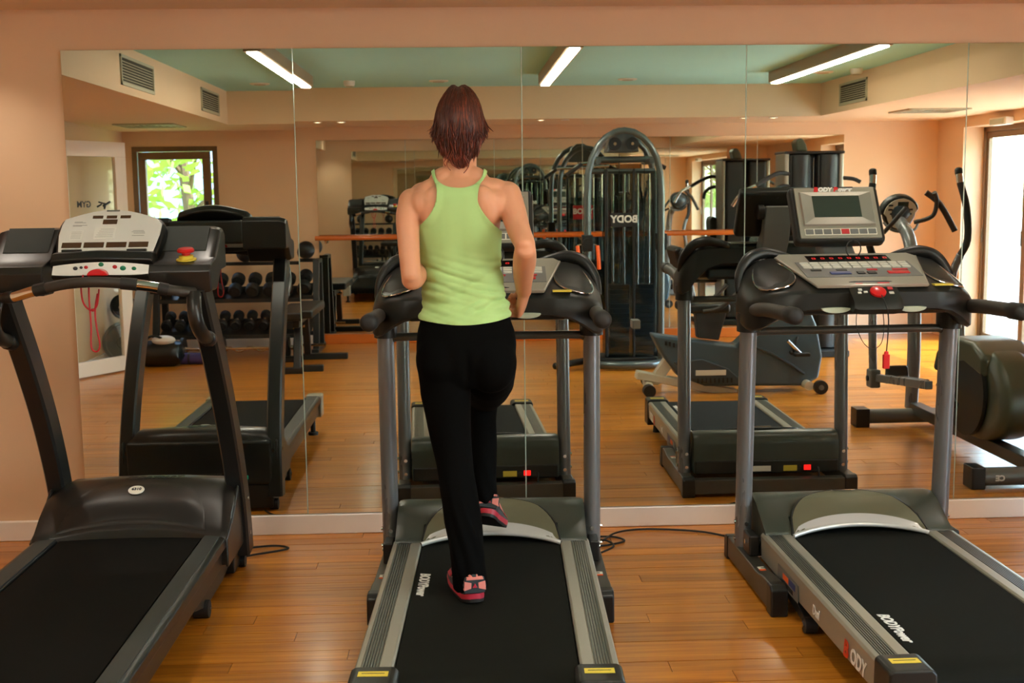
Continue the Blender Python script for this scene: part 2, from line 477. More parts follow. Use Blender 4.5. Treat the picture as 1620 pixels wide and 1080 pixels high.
def disc(name, label, cat, x, d, z, r, h, m, grp):
    t = thing(name, label, cat, (x, -d, z), 0, grp)
    G().lathe([(r, 0.001), (r, -h * .5), (r * .85, -h), (.001, -h)], 20).obj('cover', m, t)
    G().lathe([(r * .6, -h), (r * .55, -h - .004), (.001, -h - .004)], 16).obj('rim', M['grille'], t)
for (x, d, k) in ((.02, 5.2, 'left of the left linear light'), (1.55, 5.3, 'between the left and the middle linear light'), (3.20, 5.3, 'between the middle and the right linear light'), (4.78, 4.8, 'right of the right linear light')):
    disc('ceiling_speaker', 'flat round ceiling speaker ' + k, 'speaker', x, d, ZC, .085, .010, M['whitepl'], 'round ceiling speakers')
disc('smoke_detector', 'domed white smoke detector beside the left linear ceiling light', 'smoke detector', .78, 5.25, ZC, .05, .045, M['whitepl'], 'smoke detectors')
disc('smoke_detector', 'domed white smoke detector between the right linear light and the soffit', 'smoke detector', 4.98, 4.55, ZC, .05, .045, M['whitepl'], 'smoke detectors')
for i, (x, lit) in enumerate(((.40, 1), (.62, 1), (2.49, 1), (2.72, 0), (4.42, 1), (4.70, 1))):
    t = thing('downlight', 'small recessed downlight over the opposite mirror, %s counted from the window' % ('first', 'second', 'third', 'unlit fourth', 'fifth', 'sixth')[i], 'downlight', (x, -6.10, ZS), 0, 'soffit downlights')
    G().lathe([(.042, .002), (.042, -.006), (.030, -.006), (.030, .002)], 18).obj('trim_ring', M['whitepl'], t)
    G().lathe([(.029, -.002), (.029, -.004), (.001, -.004)], 16).obj('bulb', M['spot'] if lit else M['grille'], t)
for i in range(6):  # housings for the added wall-wash spots, out of view like them
    t = thing('downlight', 'small downlight added out of view to brighten the mirror wall, %s from the left' % ('first', 'second', 'third', 'fourth', 'fifth', 'sixth')[i], 'downlight', (-.35 + i * 1.0, -.36, ZN), 0, 'added downlights over the mirror wall')
    G().lathe([(.042, .002), (.042, -.006), (.034, -.006), (.034, .002)], 18).obj('trim_ring', M['whitepl'], t)
    G().lathe([(.033, .0), (.033, -.001), (.001, -.001)], 16).obj('bulb', M['spot'], t)
for nm, x, d in (('flat square ceiling diffuser in the left soffit above the white door', -1.10, 5.9), ('flat square ceiling diffuser in the right soffit before the glass doors', 5.85, 5.2)):
    t = thing('ceiling_diffuser', nm, 'air vent', (x, -d, ZS), 0, 'square ceiling diffusers')
    for k in range(5):
        a = .26 - k * .05; g = G()
        for s in (-1, 1):
            g.box(-a, a, s * a - .012, s * a + .012, -.012 + .002 * k, .001); g.box(s * a - .012, s * a + .012, -a, a, -.012 + .002 * k, .001)
        g.obj('diffuser_ring', M['grille'], t)
    G().box(-.25, .25, -.25, .25, -.002, .003).obj('backing', M['ventdark'], t)
t = thing('emergency_light', 'white emergency light box over the glass doors', 'emergency light', (XR - .04, -5.45, 2.11))
G().box(-.04, .04, -.17, .17, -.035, .035).obj('body', M['whitepl'], t, bevel=.01)
G().box(-.045, -.038, -.14, .14, -.025, .02).obj('lens', M['window'], t)

# ------------------------------------------------------------------ glazing
glass = bpy.data.materials.new('clear_glass'); glass.use_nodes = True
nt = glass.node_tree; nt.nodes.remove(nt.nodes['Principled BSDF'])
tr = nt.nodes.new('ShaderNodeBsdfTransparent'); tr.inputs[0].default_value = (.93, .96, .94, 1)
gl = nt.nodes.new('ShaderNodeBsdfGlossy'); gl.inputs['Roughness'].default_value = .0
fr = nt.nodes.new('ShaderNodeMath'); fr.operation = 'MULTIPLY_ADD'; fr.inputs[1].default_value = .7; fr.inputs[2].default_value = .03
lw = nt.nodes.new('ShaderNodeLayerWeight'); lw.inputs[0].default_value = .5
pw_ = nt.nodes.new('ShaderNodeMath'); pw_.operation = 'POWER'; pw_.inputs[1].default_value = 5
nt.links.new(lw.outputs['Facing'], pw_.inputs[0]); nt.links.new(pw_.outputs[0], fr.inputs[0])
mx = nt.nodes.new('ShaderNodeMixShader')
nt.links.new(fr.outputs[0], mx.inputs[0]); nt.links.new(tr.outputs[0], mx.inputs[1]); nt.links.new(gl.outputs[0], mx.inputs[2])
nt.links.new(mx.outputs[0], nt.nodes['Material Output'].inputs[0])
M['glass'] = glass
def frame_rect(g, x0, x1, z0, z1, t, y0, y1):
    g.box(x0, x1, y0, y1, z0, z0 + t); g.box(x0, x1, y0, y1, z1 - t, z1)
    g.box(x0, x0 + t, y0, y1, z0 + t, z1 - t); g.box(x1 - t, x1, y0, y1, z0 + t, z1 - t); return g
# window in the back wall, brown frame, sash slightly ajar
wd = G(); frame_rect(wd, WIN[0], WIN[1], WIN[2], WIN[3], .05, YB - .10, YB + .012)
win = struct(wd, 'window_1', M['darkwood'], bevel=.004)
s = frame_rect(G(), 0, .73, WIN[2] + .055, WIN[3] - .055, .075, -.025, .025).obj('sash', M['darkwood'], win, bevel=.005)
s.location = (WIN[0] + .06, YB - .02, 0); s.rotation_euler = (0, 0, 0.10)
p = G().box(.07, .66, -.004, .004, WIN[2] + .12, WIN[3] - .12).obj('pane', glass, s)
G().box(.685, .705, .025, .06, 1.35, 1.50).obj('handle', M['black'], s, bevel=.004)
# glass doors in the right wall
M['alu'] = mat('brown_aluminium', (128, 104, 80), .4, .3)
dg = G()
dx0, dx1 = XR + .20, XR + .27
dg.box(dx0, dx1, -DOOR_D1, -DOOR_D0, DOOR_H - .05, DOOR_H); dg.box(dx0, dx1, -DOOR_D1, -DOOR_D0, 0, .025)
dg.box(dx0, dx1, -DOOR_D1, -DOOR_D1 + .05, 0, DOOR_H); dg.box(dx0, dx1, -DOOR_D0 - .05, -DOOR_D0, 0, DOOR_H)
door = struct(dg, 'door_2', M['alu'], bevel=.004)
wdt = (DOOR_D1 - DOOR_D0 - .1) / 4
for i in range(4):
    y0 = -DOOR_D1 + .05 + i * wdt
    g = G(); a0, a1 = dx0 + .015, dx0 + .055
    g.box(a0, a1, y0, y0 + wdt, .03, .09); g.box(a0, a1, y0, y0 + wdt, DOOR_H - .11, DOOR_H - .052)
    g.box(a0, a1, y0, y0 + .045, .09, DOOR_H - .11); g.box(a0, a1, y0 + wdt - .045, y0 + wdt, .09, DOOR_H - .11)
    lf = g.obj('door_leaf', M['alu'], door, bevel=.003)
    G().box(a0 + .016, a0 + .024, y0 + .045, y0 + wdt - .045, .09, DOOR_H - .11).obj('pane', glass, lf)
    G().tube([(a0 - .03, y0 + .022, .98), (a0 - .03, y0 + .022, 1.12)], .008, 8).obj('handle', M['chrome'], lf)
# white glazed door leaf standing open at the left wall
dw = struct(frame_rect(G(), 0, .80, .012, 2.03, .13, -.02, .02), 'door_1', M['baseboard'], bevel=.004)
ang = math.atan2(-.70, .39)
dw.location = (XL + .012, -4.86, 0); dw.rotation_euler = (0, 0, ang)
G().box(.12, .68, -.004, .004, .13, 1.91).obj('pane', glass, dw)
G().box(.02, .03, -.045, -.02, 1.0, 1.12).obj('hinge', M['chrome'], dw)
G().tube([(.74, .02, 1.02), (.74, .06, 1.02), (.64, .06, 1.02)], .009, 10).obj('handle', M['chrome'], dw)
M['ink'] = mat('dark_door_lettering', (44, 44, 52), .5)
text('GYM', .075, M['ink'], dw, frame_mx((.30, .0055, 1.49), (-1, 0, 0), (0, 0, 1)), bold=.002)
g = G()
for a, bb, c in (((.52, 1.475), (.60, 1.510), .010), ((.47, 1.510), (.56, 1.490), .008), ((.50, 1.490), (.45, 1.470), .008), ((.55, 1.495), (.53, 1.450), .008)):
    g.tube([(a[0], .006, a[1]), (bb[0], .006, bb[1])], c, 6)
g.obj('runner_emblem', M['ink'], dw)
# ------------------------------------------------------------------ outdoors, seen through the window and the glass doors
M['paving'] = mat('pale_terrace_paving', (206, 198, 184), .7, vary=.06, vscale=2)
M['lawn'] = mat('dry_lawn', (120, 132, 70), .9, vary=.25, vscale=3)
M['render'] = mat('white_outdoor_wall', (226, 222, 214), .7, vary=.04)
M['houseblue'] = mat('blue_grey_house_wall', (150, 172, 206), .8, vary=.05)
M['bark'] = mat('tree_bark', (96, 76, 54), .9, vary=.3, vscale=12)
def leafmat(name, c):
    m = mat(name, c, .55, vary=.30, vscale=1.6)
    b = m.node_tree.nodes['Principled BSDF']
    b.inputs['Transmission Weight'].default_value = 0.0
    return m
M['leaf1'] = leafmat('sunlit_leaf', (150, 176, 74)); M['leaf2'] = leafmat('olive_leaf', (112, 140, 62))
struct(G().box(XR + .28, 40, -60, 14, -.10, -.03), 'terrace', M['paving'])
struct(G().box(-30, XR + .28, -40, YB - .18, -.10, -.04), 'ground', M['lawn'])
tag(G().box(13.0, 13.25, -16, 6, -.03, .95).obj('parapet', M['render'], bevel=.02), 'low white wall at the edge of the terrace', 'wall')
struct(G().box(-90, 120, -140, 90, -.22, -.12), 'ground', M['lawn'])
tag(G().box(6.95, 12.9, -15.4, -15.15, -.03, .95).obj('parapet', M['render'], bevel=.02), 'low white wall across the far end of the terrace', 'wall')
g = G(); g.box(-7.0, 2.5, -19, -16, -.04, 3.4); g.prism([(-7.3, 3.4), (2.8, 3.4), (-2.2, 5.0)], 'y', -19.2, -15.8)
tag(g.obj('house', M['houseblue'], bevel=.02), 'pale blue house standing behind the garden trees', 'house')
def tree(label, x, y, h, r, n, lm, seed, low=.35):
    rnd = random.Random(seed)
    t = thing('garden_tree', label, 'tree', (x, y, -.04), 0, 'garden trees')
    g = G(); g.tube(smooth_path([(0, 0, 0), (.05, .03, h * .3), (-.04, .05, h * .6), (0, 0, h * .9)], 4), [.11 - .006 * i for i in range(13)], 8)
    for k in range(6):
        a = k * 1.1; g.tube([(0, 0, h * (.35 + .07 * k)), (r * .45 * math.cos(a), r * .45 * math.sin(a), h * (.55 + .06 * k))], [.04, .012], 6)
    g.obj('trunk', M['bark'], t)
    g = G()
    blobs = [(rnd.gauss(0, r * .42), rnd.gauss(0, r * .42), h * low + (h * (1 - low)) * rnd.random(), r * rnd.uniform(.25, .45)) for _ in range(22)]
    for i in range(n):
        bx, by, bz, br = blobs[i % len(blobs)]
        d = Vector((rnd.gauss(0, 1), rnd.gauss(0, 1), rnd.gauss(0, .8))).normalized() * br * rnd.random() ** .4
        c = Vector((bx, by, bz)) + d
        a = Vector((rnd.gauss(0, 1), rnd.gauss(0, 1), rnd.gauss(0, .6))).normalized(); b2 = a.orthogonal().normalized()
        l = rnd.uniform(.07, .13)
        g.add([c - a * l, c - b2 * l * .45, c + a * l, c + b2 * l * .45], [(0, 1, 2, 3)])
    g.obj('crown', lm, t, smooth=False, kind='stuff')
tree('leafy garden tree with low boughs close outside the brown window', -1.75, -10.2, 3.7, 1.5, 2600, M['leaf1'], 3, .28)
tree('darker garden tree to the right of the one outside the brown window', 1.6, -12.6, 4.2, 1.5, 2200, M['leaf2'], 5, .3)
tree('tall garden tree beyond the terrace wall, nearest the back of the house', 15.2, -6.2, 4.6, 1.8, 2400, M['leaf2'], 9, .3)
tree('spreading garden tree beyond the terrace wall, opposite the middle of the glass doors', 16.5, -2.2, 4.2, 1.8, 2200, M['leaf1'], 11, .3)
tree('tree beyond the terrace wall farthest toward the front', 15.5, 2.8, 4.4, 1.8, 1600, M['leaf2'], 13, .3)
tree('bushy tree behind the low white wall at the far end of the terrace', 9.6, -17.6, 3.4, 1.5, 2000, M['leaf1'], 17, .15)
# ------------------------------------------------------------------ two grey treadmills of one make
def D(d): return 1.2 - d                       # local y from the distance to the mirror
HOODP = [(.575, .105), (.575, .25), (.585, .285), (.61, .306), (.66, .312), (.72, .296), (.80, .252), (.87, .216), (.885, .200), (.885, .105)]
def hood_z(d):
    P = HOODP[1:-2]
    for (a, za), (b, zb) in zip(P, P[1:]):
        if a <= d <= b: return za + (zb - za) * (d - a) / (b - a)
    return .2
def body_treadmill(label, loc, rz, logo_d):
    t = thing('treadmill', label, 'treadmill', loc, rz, 'grey treadmills')
    # floor frame
    for s in (-1, 1):
        g = G()
        prof = [(D(.49), .012), (D(.49), .085), (D(.52), .10), (D(1.02), .10), (D(1.10), .112), (D(1.19), .112), (D(1.19), .012)]
        a, b = sorted((s * .385, s * .442))
        r = g.prism(prof, 'x', a, b).obj('base_rail', M['frame'], t, bevel=.006)
        a, b = sorted((s * .381, s * .446))
        G().prism([(D(1.17), .0), (D(1.17), .116), (D(1.215), .116), (D(1.235), .10), (D(1.24), .0)], 'x', a, b).obj('end_cap', M['black'], r, bevel=.008)
        G().prism([(D(.486), .0), (D(.486), .09), (D(.505), .102), (D(.54), .102), (D(.54), .0)], 'x', a, b).obj('end_cap', M['black'], r, bevel=.006)
        G().box(s * .40 - .025 * (s < 0), s * .40 + .025 * (s > 0) + .0, D(.985), D(.955), .1002, .1012).obj('sticker', M['paper'], r)
        G().box(s * .40 - .025 * (s < 0), s * .40 + .025 * (s > 0) + .0, D(1.000), D(.985), .1002, .1013).obj('sticker', M['orange'], r)
        G().box(s * .40 - .014 * (s < 0), s * .40 + .014 * (s > 0), D(.975), D(.966), .1012, .1016).obj('sticker', M['black'], r)
        # pivot bracket beside the upright
        g = G(); g.box(*sorted((s * .383, s * .425)), D(.83), D(.725), .10, .185)
        g.tube([(s * .383, D(.79), .15), (s * .36, D(.79), .15)], .02, 12)
        br = g.obj('pivot_bracket', M['black'], t, bevel=.008)
        G().tube([(s * .425, D(.78), .15), (s * .431, D(.78), .15)], .010, 8).obj('bolt', M['chrome'], br)
    G().box(-.386, .386, D(.555), D(.495), .014, .088).obj('cross_beam', M['frame'], t, bevel=.006)
    # uprights
    for s in (-1, 1):
        path = [(s * .408, D(.655), .095), (s * .4075, D(.675), .5), (s * .406, D(.70), 1.0), (s * .404, D(.705), 1.06)]
        u = G().tube(path, .033, 18, ref=(0, 1, 0), ell=1.35).obj('upright', M['steel'], t)
        for z in (.13, .20):
            G().tube([(s * .405, D(.655) - .044, z), (s * .405, D(.655) - .052, z)], .009, 8).obj('bolt', M['chrome'], u)
            G().tube([(s * .405, D(.655) + .044, z), (s * .405, D(.655) + .052, z)], .009, 8).obj('bolt', M['chrome'], u)
            G().tube([(s * .441, D(.665), z), (s * .447, D(.665), z)], .008, 8).obj('bolt', M['chrome'], u)
    # cross pipe between the uprights
    zc = .985
    path = smooth_path([(-.395, D(.69), zc - .02), (-.375, D(.70), zc - .006), (-.33, D(.705), zc), (0, D(.705), zc), (.33, D(.705), zc), (.375, D(.70), zc - .006), (.395, D(.69), zc - .02)], 5)
    G().tube(path, .0165, 14).obj('cross_pipe', M['frame'], t)
    # motor hood
    W = .372
    rings = []
    for x in (-W, -W + .012, -W + .035, -.262, -.249, -.2, -.12, 0, .12, .2, .249, .262, W - .035, W - .012, W):
        q = .72 if abs(x) == W else .93 if abs(x) > W - .02 else 1
        cap_ = (.898 - .075 * (1 - (x / .268) ** 2) - .10) if abs(x) < .25 else 9
        rings.append([(x, D(min(cap_, .73 + (d - .73) * (1 if q == 1 else .965 + .035 * q))), .105 + (z - .105) * (1 if q == 1 else .90 + .10 * q)) for d, z in HOODP])
    G().loft(rings).obj('motor_hood', M['hood'], t, angle=50)
    # raised arch panel on the hood
    def arch(u, v):
        X = (u * 2 - 1)
        xw = .268 * X
        d_rear = .898 - .052 * (1 - X * X)
        d_front = .898 - .240 * math.sqrt(max(0.0, 1 - abs(X) ** 2.3))
        v2 = v ** .9
        d = d_rear + (min(d_front, d_rear) - d_rear) * v2
        z = hood_z(min(d, .884)) + .008
        rear_z = .206 + .026 * (1 - X * X) ** .8
        k = max(0, 1 - v2 * 2.6)
        z = max(z, rear_z) if k == 0 else max(z, .0) * (1 - k) + k * max(rear_z, z - .004)
        return (xw, D(d), z)
    ap = G().grid(arch, 36, 12, thick=.016).obj('hood_accent_panel', M['accent'], t, angle=60)
    lip = [(arch(i / 36, 0)[0], arch(i / 36, 0)[1] - .004, arch(i / 36, 0)[2] - .004) for i in range(37)]
    G().tube(lip, .009, 10).obj('lip_bead', M['bright'], ap)
    G().grid(lambda u, v: tuple(Vector(arch(u, v * .20)) + Vector((0, 0, .0022))), 36, 4, thick=.003).obj('bright_lip', M['bright'], ap, angle=60)
    G().tube([(arch(i / 36, 1)[0], arch(i / 36, 1)[1], arch(i / 36, 1)[2] - .004) for i in range(37)], .005, 8).obj('groove', M['black'], ap)
    G().grid(lambda u, v: ((u - .5) * .10 * (1 - .5 * abs(v - .5)), D(.672 + .012 * (v - .5)), hood_z(.672) + .0145), 8, 2, thick=.002).obj('badge', M['chrome'], ap)
    # front apron with switch and stickers (seen in the mirror)
    ap2 = G().box(-.368, .368, D(.605), D(.566), .100, .168).obj('front_apron', M['grey'], t, bevel=.008)
    yf = D(.566)
    G().box(-.10, .02, yf, yf + .0012, .112, .140).obj('sticker', M['paper'], ap2)
    G().box(-.17, -.10, yf, yf + .0012, .112, .140).obj('sticker', M['yellow'], ap2) if False else None
    G().box(.02, .095, yf, yf + .0012, .112, .142).obj('sticker', M['yellow'], ap2) if False else None
    G().box(.085, .155, yf, yf + .0012, .112, .141).obj('sticker', M['yellow'], ap2)
    sw = G().box(.19, .225, yf, yf + .006, .116, .142).obj('power_switch', M['redled'], ap2, bevel=.002)
    G().tube([(.17, yf, .128), (.17, yf + .008, .128)], .008, 10).obj('fuse_cap', M['black'], ap2)
    cord = smooth_path([(.26, yf - .002, .128), (.262, yf + .02, .122), (.255, yf + .045, .07), (.23, yf + .06, .012), (.15, yf + .085, .006), (.05, yf + .10, .006)], 6)
    G().tube(cord, .0045, 8).obj('power_cord', M['rubber'], ap2)
    # deck
    G().box(-.262, .262, D(2.2), D(.70), .10, .182).obj('deck_board', M['black'], t)
    rl = [(.378, .098), (.382, .19), (.376, .200), (.362, .203), (.360, .199), (.310, .199), (.308, .203), (.274, .203), (.268, .197), (.268, .16), (.33, .098)]
    for s in (-1, 1):
        P = [(s * x, z) for x, z in rl]
        if s < 0: P = P[::-1]
        r = G().prism(P, 'y', D(2.17), D(.84)).obj('side_rail', M['silverp'], t, bevel=.002)
        g = G()
        for k in range(6):
            xa = .3115 + k * .0082
            g.prism([(s * xa, .199), (s * (xa + .001), .2035), (s * (xa + .0052), .2035), (s * (xa + .0062), .199)], 'y', D(2.165), D(.85))
        g.obj('ribbed_tread_strip', M['rib'], r, smooth=False)
    bl = [(D(.70), .196), (D(2.10), .196), (D(2.16), .194), (D(2.20), .184), (D(2.222), .165), (D(2.228), .14), (D(2.215), .115), (D(2.18), .10), (D(2.1), .098), (D(.70), .098)]
    bt = G().prism(bl, 'x', -.264, .264).obj('running_belt', M['belt'], t, bevel=.003)
    mx = frame_mx((-.232, D(logo_d), .1968), (0, -1, 0), (1, 0, 0))
    text('BODYPower', .050, M['white'], bt, mx, bold=.0016, shear=.25, xs=.88)
    for s in (-1, 1):
        c = G().prism([(s * .248, .05), (s * .248, .20), (s * .262, .214), (s * .372, .214), (s * .386, .205), (s * .388, .05)][::s], 'y', D(2.255), D(2.125)).obj('rear_end_cap', M['grey'], t, bevel=.012, seg=3)
        G().box(*sorted((s * .275, s * .36)), D(2.20), D(2.165), .2142, .2150).obj('warning_sticker', M['yellow'], c)
        G().box(*sorted((s * .285, s * .35)), D(2.182), D(2.178), .2150, .2154).obj('sticker_print', M['black'], c)
        G().tube([(s * .32, D(2.16), .06), (s * .32, D(2.16), .0)], [.022, .028], 12).obj('rear_foot', M['rubber'], t)
        # lift frame under the deck with its small wheel
        fr = G()
        fr.prism([(D(.78), .10), (D(.78), .155), (D(1.30), .070), (D(1.42), .045), (D(1.42), .02), (D(1.32), .03)], 'x', *sorted((s * .335, s * .366)))
        lf = fr.obj('lift_arm', M['blackm'], t, bevel=.004)
        G().tube([(s * .33, D(1.40), .030), (s * .372, D(1.40), .030)], .028, 16).obj('wheel', M['rubber'], lf)
        G().tube([(s * .372, D(1.40), .032), (s * .379, D(1.40), .032)], .010, 8).obj('bolt', M['chrome'], lf)
        pl = G().box(*sorted((s * .3825, s * .3845)), D(1.36), D(1.10), .095, .158).obj('rating_plate', M['grey2'], t)
        G().box(*sorted((s * .3845, s * .3852)), D(1.24), D(1.17), .124, .146).obj('plate_print', M['orange'], pl)
        G().box(*sorted((s * .3845, s * .3852)), D(1.33), D(1.25), .126, .150).obj('plate_print', M['blue'], pl)
        G().box(*sorted((s * .3845, s * .3853)), D(1.30), D(1.14), .104, .120).obj('plate_print', M['black'], pl)
        xx = (0, -1, 0) if s > 0 else (0, -1, 0)
        if s < 0:
            text('Dual', .048, M['white'], t, frame_mx((-.3826, D(1.565), .135), (0, -1, 0), (0, 0, 1)), bold=.001, shear=.1, xs=.8)
            text('B', .075, M['red'], t, frame_mx((-.3826, D(1.87), .128), (0, -1, 0), (0, 0, 1)), bold=.004, shear=.2)
            text('ODY', .070, M['white'], t, frame_mx((-.3826, D(1.98), .128), (0, -1, 0), (0, 0, 1)), bold=.002, shear=.2, xs=.9)
        else:
            text('Dual', .048, M['white'], t, frame_mx((.3826, D(1.565), .135), (0, 1, 0), (0, 0, 1)), bold=.001, shear=.1, xs=.8)
            text('BODY', .070, M['white'], t, frame_mx((.3826, D(1.93), .128), (0, 1, 0), (0, 0, 1)), bold=.002, shear=.2, xs=.9)
    # ---- console shell: sections across x; each a loop in (d, z)
    secs = []
    def sec(x, zr, zf, zfb, zb, dr, df, nb=.0):
        m = (dr + df) / 2
        return [(x, D(dr), zb + .012), (x, D(dr), zr - .015), (x, D(dr - .02), zr), (x, D(m), (zr + zf) / 2 + .006), (x, D(df + .03), zf), (x, D(df), zf - .018),
                (x, D(df), zfb + .01), (x, D(df + .03), zfb), (x, D(m), (zfb + zb) / 2), (x, D(dr - .03), zb)]
    T_ = [(-.446, 1.085, 1.115, 1.03, 1.015, .80, .66), (-.440, 1.11, 1.15, 1.02, 1.005, .83, .63), (-.425, 1.128, 1.185, 1.015, 1.0, .86, .61), (-.40, 1.142, 1.225, 1.03, 1.01, .90, .595),
          (-.36, 1.155, 1.255, 1.09, 1.04, .935, .585), (-.31, 1.163, 1.266, 1.14, 1.068, .955, .58), (-.24, 1.168, 1.268, 1.165, 1.08, .965, .575), (-.1, 1.17, 1.27, 1.17, 1.082, .97, .575)]
    for a in T_: secs.append(sec(*a))
    for a in T_[::-1]: secs.append(sec(-a[0], *a[1:]))
    sh = G().loft(secs).obj('console_shell', M['grey'], t, angle=50)
    def zs(x, d):                                  # height of the shell top near the middle
        return 1.17 + (.955 - d) * (.10 / .37)
    # lower tray under the lip
    G().prism([(D(.94), 1.068), (D(.955), 1.095), (D(.65), 1.15), (D(.64), 1.09)], 'x', -.30, .30).obj('console_tray', M['black'], t, bevel=.015)
    # hexagonal silver key panel
    def plate(x0, x1, zo): return None
    poly = [(-.285, .635), (-.262, .60), (.262, .60), (.285, .635), (.212, .962), (-.212, .962)]
    th = math.atan2(.100, .37)
    def P3(x, d, h=0.0): return (x, D(d), 1.170 + (.955 - d) * math.tan(th) + h)
    g = G(); n = len(poly)
    vs = [P3(x, d, .004) for x, d in poly] + [P3(x, d, .016) for x, d in poly]
    g.add(vs, [tuple(reversed(range(n))), tuple(range(n, 2 * n))] + [(i, (i + 1) % n, n + (i + 1) % n, n + i) for i in range(n)])
    kp = g.obj('key_panel', M['silverp'], t, bevel=.003)
    G().tube([P3(-.285, .637, .012), P3(-.212, .960, .012), P3(.212, .960, .012), P3(.285, .637, .012)], .0052, 8).obj('panel_trim', M['silver'], kp)
    mxp = frame_mx(P3(0, .78, .0165), (1, 0, 0), (0, 1, math.tan(th)))   # panel plane: x right, y toward the mirror
    G().box(-.165, .165, .085, .155, -.001, .0015, mxp).obj('display_window', M['display'], kp)
    ds = G()
    for k in range(9):
        x = -.145 + k * .036
        for (a, b_, c, d_) in ((0, .014, .112, .115), (0, .014, .126, .129), (0, .002, .112, .129), (.012, .014, .112, .129)):
            ds.box(x + a, x + b_, c, d_, .0015, .002, mxp)
    ds.obj('display_digits', M['led'], kp, smooth=False, kind='stuff')
    fl = G().box(-.225, .225, -.10, .078, -.001, .0018, mxp).obj('key_field', M['grey2'], kp)
    km = G().box(-.0165, .0165, -.0085, .0085, 0, .004, mxp.to_3x3().to_4x4()).mesh('key', M['key'], False)
    for row, y in enumerate((.055, .030, .005)):
        for k in range(11):
            o = bpy.data.objects.new('key', km); COL.objects.link(o); o.parent = kp
            o.location = mxp @ Vector((-.195 + k * .039, y, .0018))
    for (xa, xb, m_) in ((-.125, -.045, 'blue'), (.02, .055, 'grey'), (.10, .185, 'red'), (-.02, .01, 'grey')):
        G().box(xa, xb, -.075, -.05, .0018, .006, mxp).obj('function_key', M[m_], kp, bevel=.002)
    for (xa, xb) in ((-.19, -.15), (-.09, -.05), (.03, .07), (.13, .19)):
        G().box(xa, xb, -.033, -.018, .0018, .004, mxp).obj('function_key', M['redcord'] if xa > .0 else M['grey'], kp)
    # side pods: dark wells with a bright rim, and the hump behind them
    for s in (-1, 1):
        def pod(k):
            a = 2 * PI * k / 28
            return (s * (.330 + .072 * math.cos(a) * (1 + .25 * math.sin(a))), .755 + .158 * math.sin(a))
        def shell_z(x, d):
            ax = abs(x)
            for p, q in zip(T_, T_[1:]):
                if -p[0] >= ax >= -q[0]:
                    f_ = (ax + q[0]) / (q[0] - p[0]) if q[0] != p[0] else 0
                    f_ = (-p[0] - ax) / (q[0] - p[0])
                    zr = p[1] + (q[1] - p[1]) * f_; zf = p[2] + (q[2] - p[2]) * f_; dr = p[5] + (q[5] - p[5]) * f_; df = p[6] + (q[6] - p[6]) * f_
                    u = min(1, max(0, (dr - d) / (dr - df)))
                    return zr + (zf - zr) * u + .006 * (1 - abs(2 * u - 1))
            return 1.17 + (.955 - d) * .27
        ring = []
        for k in range(28):
            x, d = pod(k); ring.append((x, D(d), shell_z(x, d) + .002))
        c = (s * .33, D(.755), shell_z(.33, .755) - .012)
        g = G(); g.add(ring + [c], [(k, (k + 1) % 28, 28) for k in range(28)])
        pd = g.obj('side_pod', M['black'], t)
        G().tube(ring, .0032, 6, closed=True).obj('pod_trim', M['chrome'], pd)
        hump = smooth_path([(s * .435, D(.66), 1.135), (s * .425, D(.625), 1.20), (s * .385, D(.60), 1.262), (s * .325, D(.585), 1.285), (s * .26, D(.58), 1.278), (s * .20, D(.575), 1.262)], 6)
        G().tube(hump, [.014 + .012 * math.sin(PI * k / 30) for k in range(31)], 10).obj('bottle_rim', M['black'], t)
    G().box(.245, .315, D(.945), D(.905), zs(0, .925) - .004, zs(0, .925) + .002, None).obj('warning_sticker', M['yellow'], sh)
    # cup windows in the lip
    for x in (-.145, .145):
        g = G(); pts = [(x + .055 * math.cos(a_), 1.098 + (.018 * math.sin(a_) if math.sin(a_) < 0 else .004 * math.sin(a_))) for a_ in [2 * PI * k / 24 for k in range(24)]]
        g.prism(pts, 'y', D(.985), D(.955)).obj('lip_window', M['window'], t, bevel=.002)
    # safety box in the middle with its knob, cord and red clip
    bx = [(D(.93), 1.196), (D(1.035), 1.128), (D(1.045), 1.098), (D(1.02), 1.078), (D(.93), 1.09)]
    g = G(); rings = []
    for x, q in ((-.092, .86), (-.082, .96), (-.06, 1), (.06, 1), (.082, .96), (.092, .86)):
        rings.append([(x, D(.98) + (y - D(.98)) * q, 1.13 + (z - 1.13) * q) for y, z in bx])
    sb = g.loft(rings).obj('safety_box', M['grey'], t, angle=40)
    mb = frame_mx(((.0), (D(.93) + D(1.035)) / 2, 1.163), (1, 0, 0), (0, .105, .068))
    G().lathe([(.030, 0), (.030, .008), (.022, .012), (.001, .0125)], 20, mb @ Matrix.Translation((.008, -.012, 0))).obj('stop_knob', M['red'], sb)
    for (xa, xb, ya, yb, m_) in ((-.062, -.035, .028, .045, 'red'), (.022, .068, .028, .048, 'red'), (.05, .07, .004, .02, 'redcord'), (-.062, -.048, .0, .012, 'key'), (-.045, -.03, -.014, -.004, 'key'), (-.068, -.055, -.018, -.008, 'key'), (.05, .068, -.022, -.010, 'key')):
        G().box(xa, xb, ya, yb, -.001, .003, mb).obj('small_key', M[m_], sb, bevel=.001)
    kp0 = mb @ Vector((.012, -.02, .01))
    G().tube(smooth_path([kp0, (.018, D(1.058), 1.11), (.03, D(1.05), 1.06), (.036, D(1.03), .99), (.036, D(1.02), .935)], 6), .0022, 6).obj('safety_cord', M['rubber'], sb)
    G().tube(smooth_path([(-.07, D(.99), 1.08), (-.072, D(1.0), 1.03), (-.045, D(1.0), .970), (-.01, D(1.0), .945), (.022, D(1.0), .965), (.032, D(1.0), 1.02), (.03, D(.99), 1.085)], 6), .0015, 6).obj('thin_wire', M['rubber'], sb)
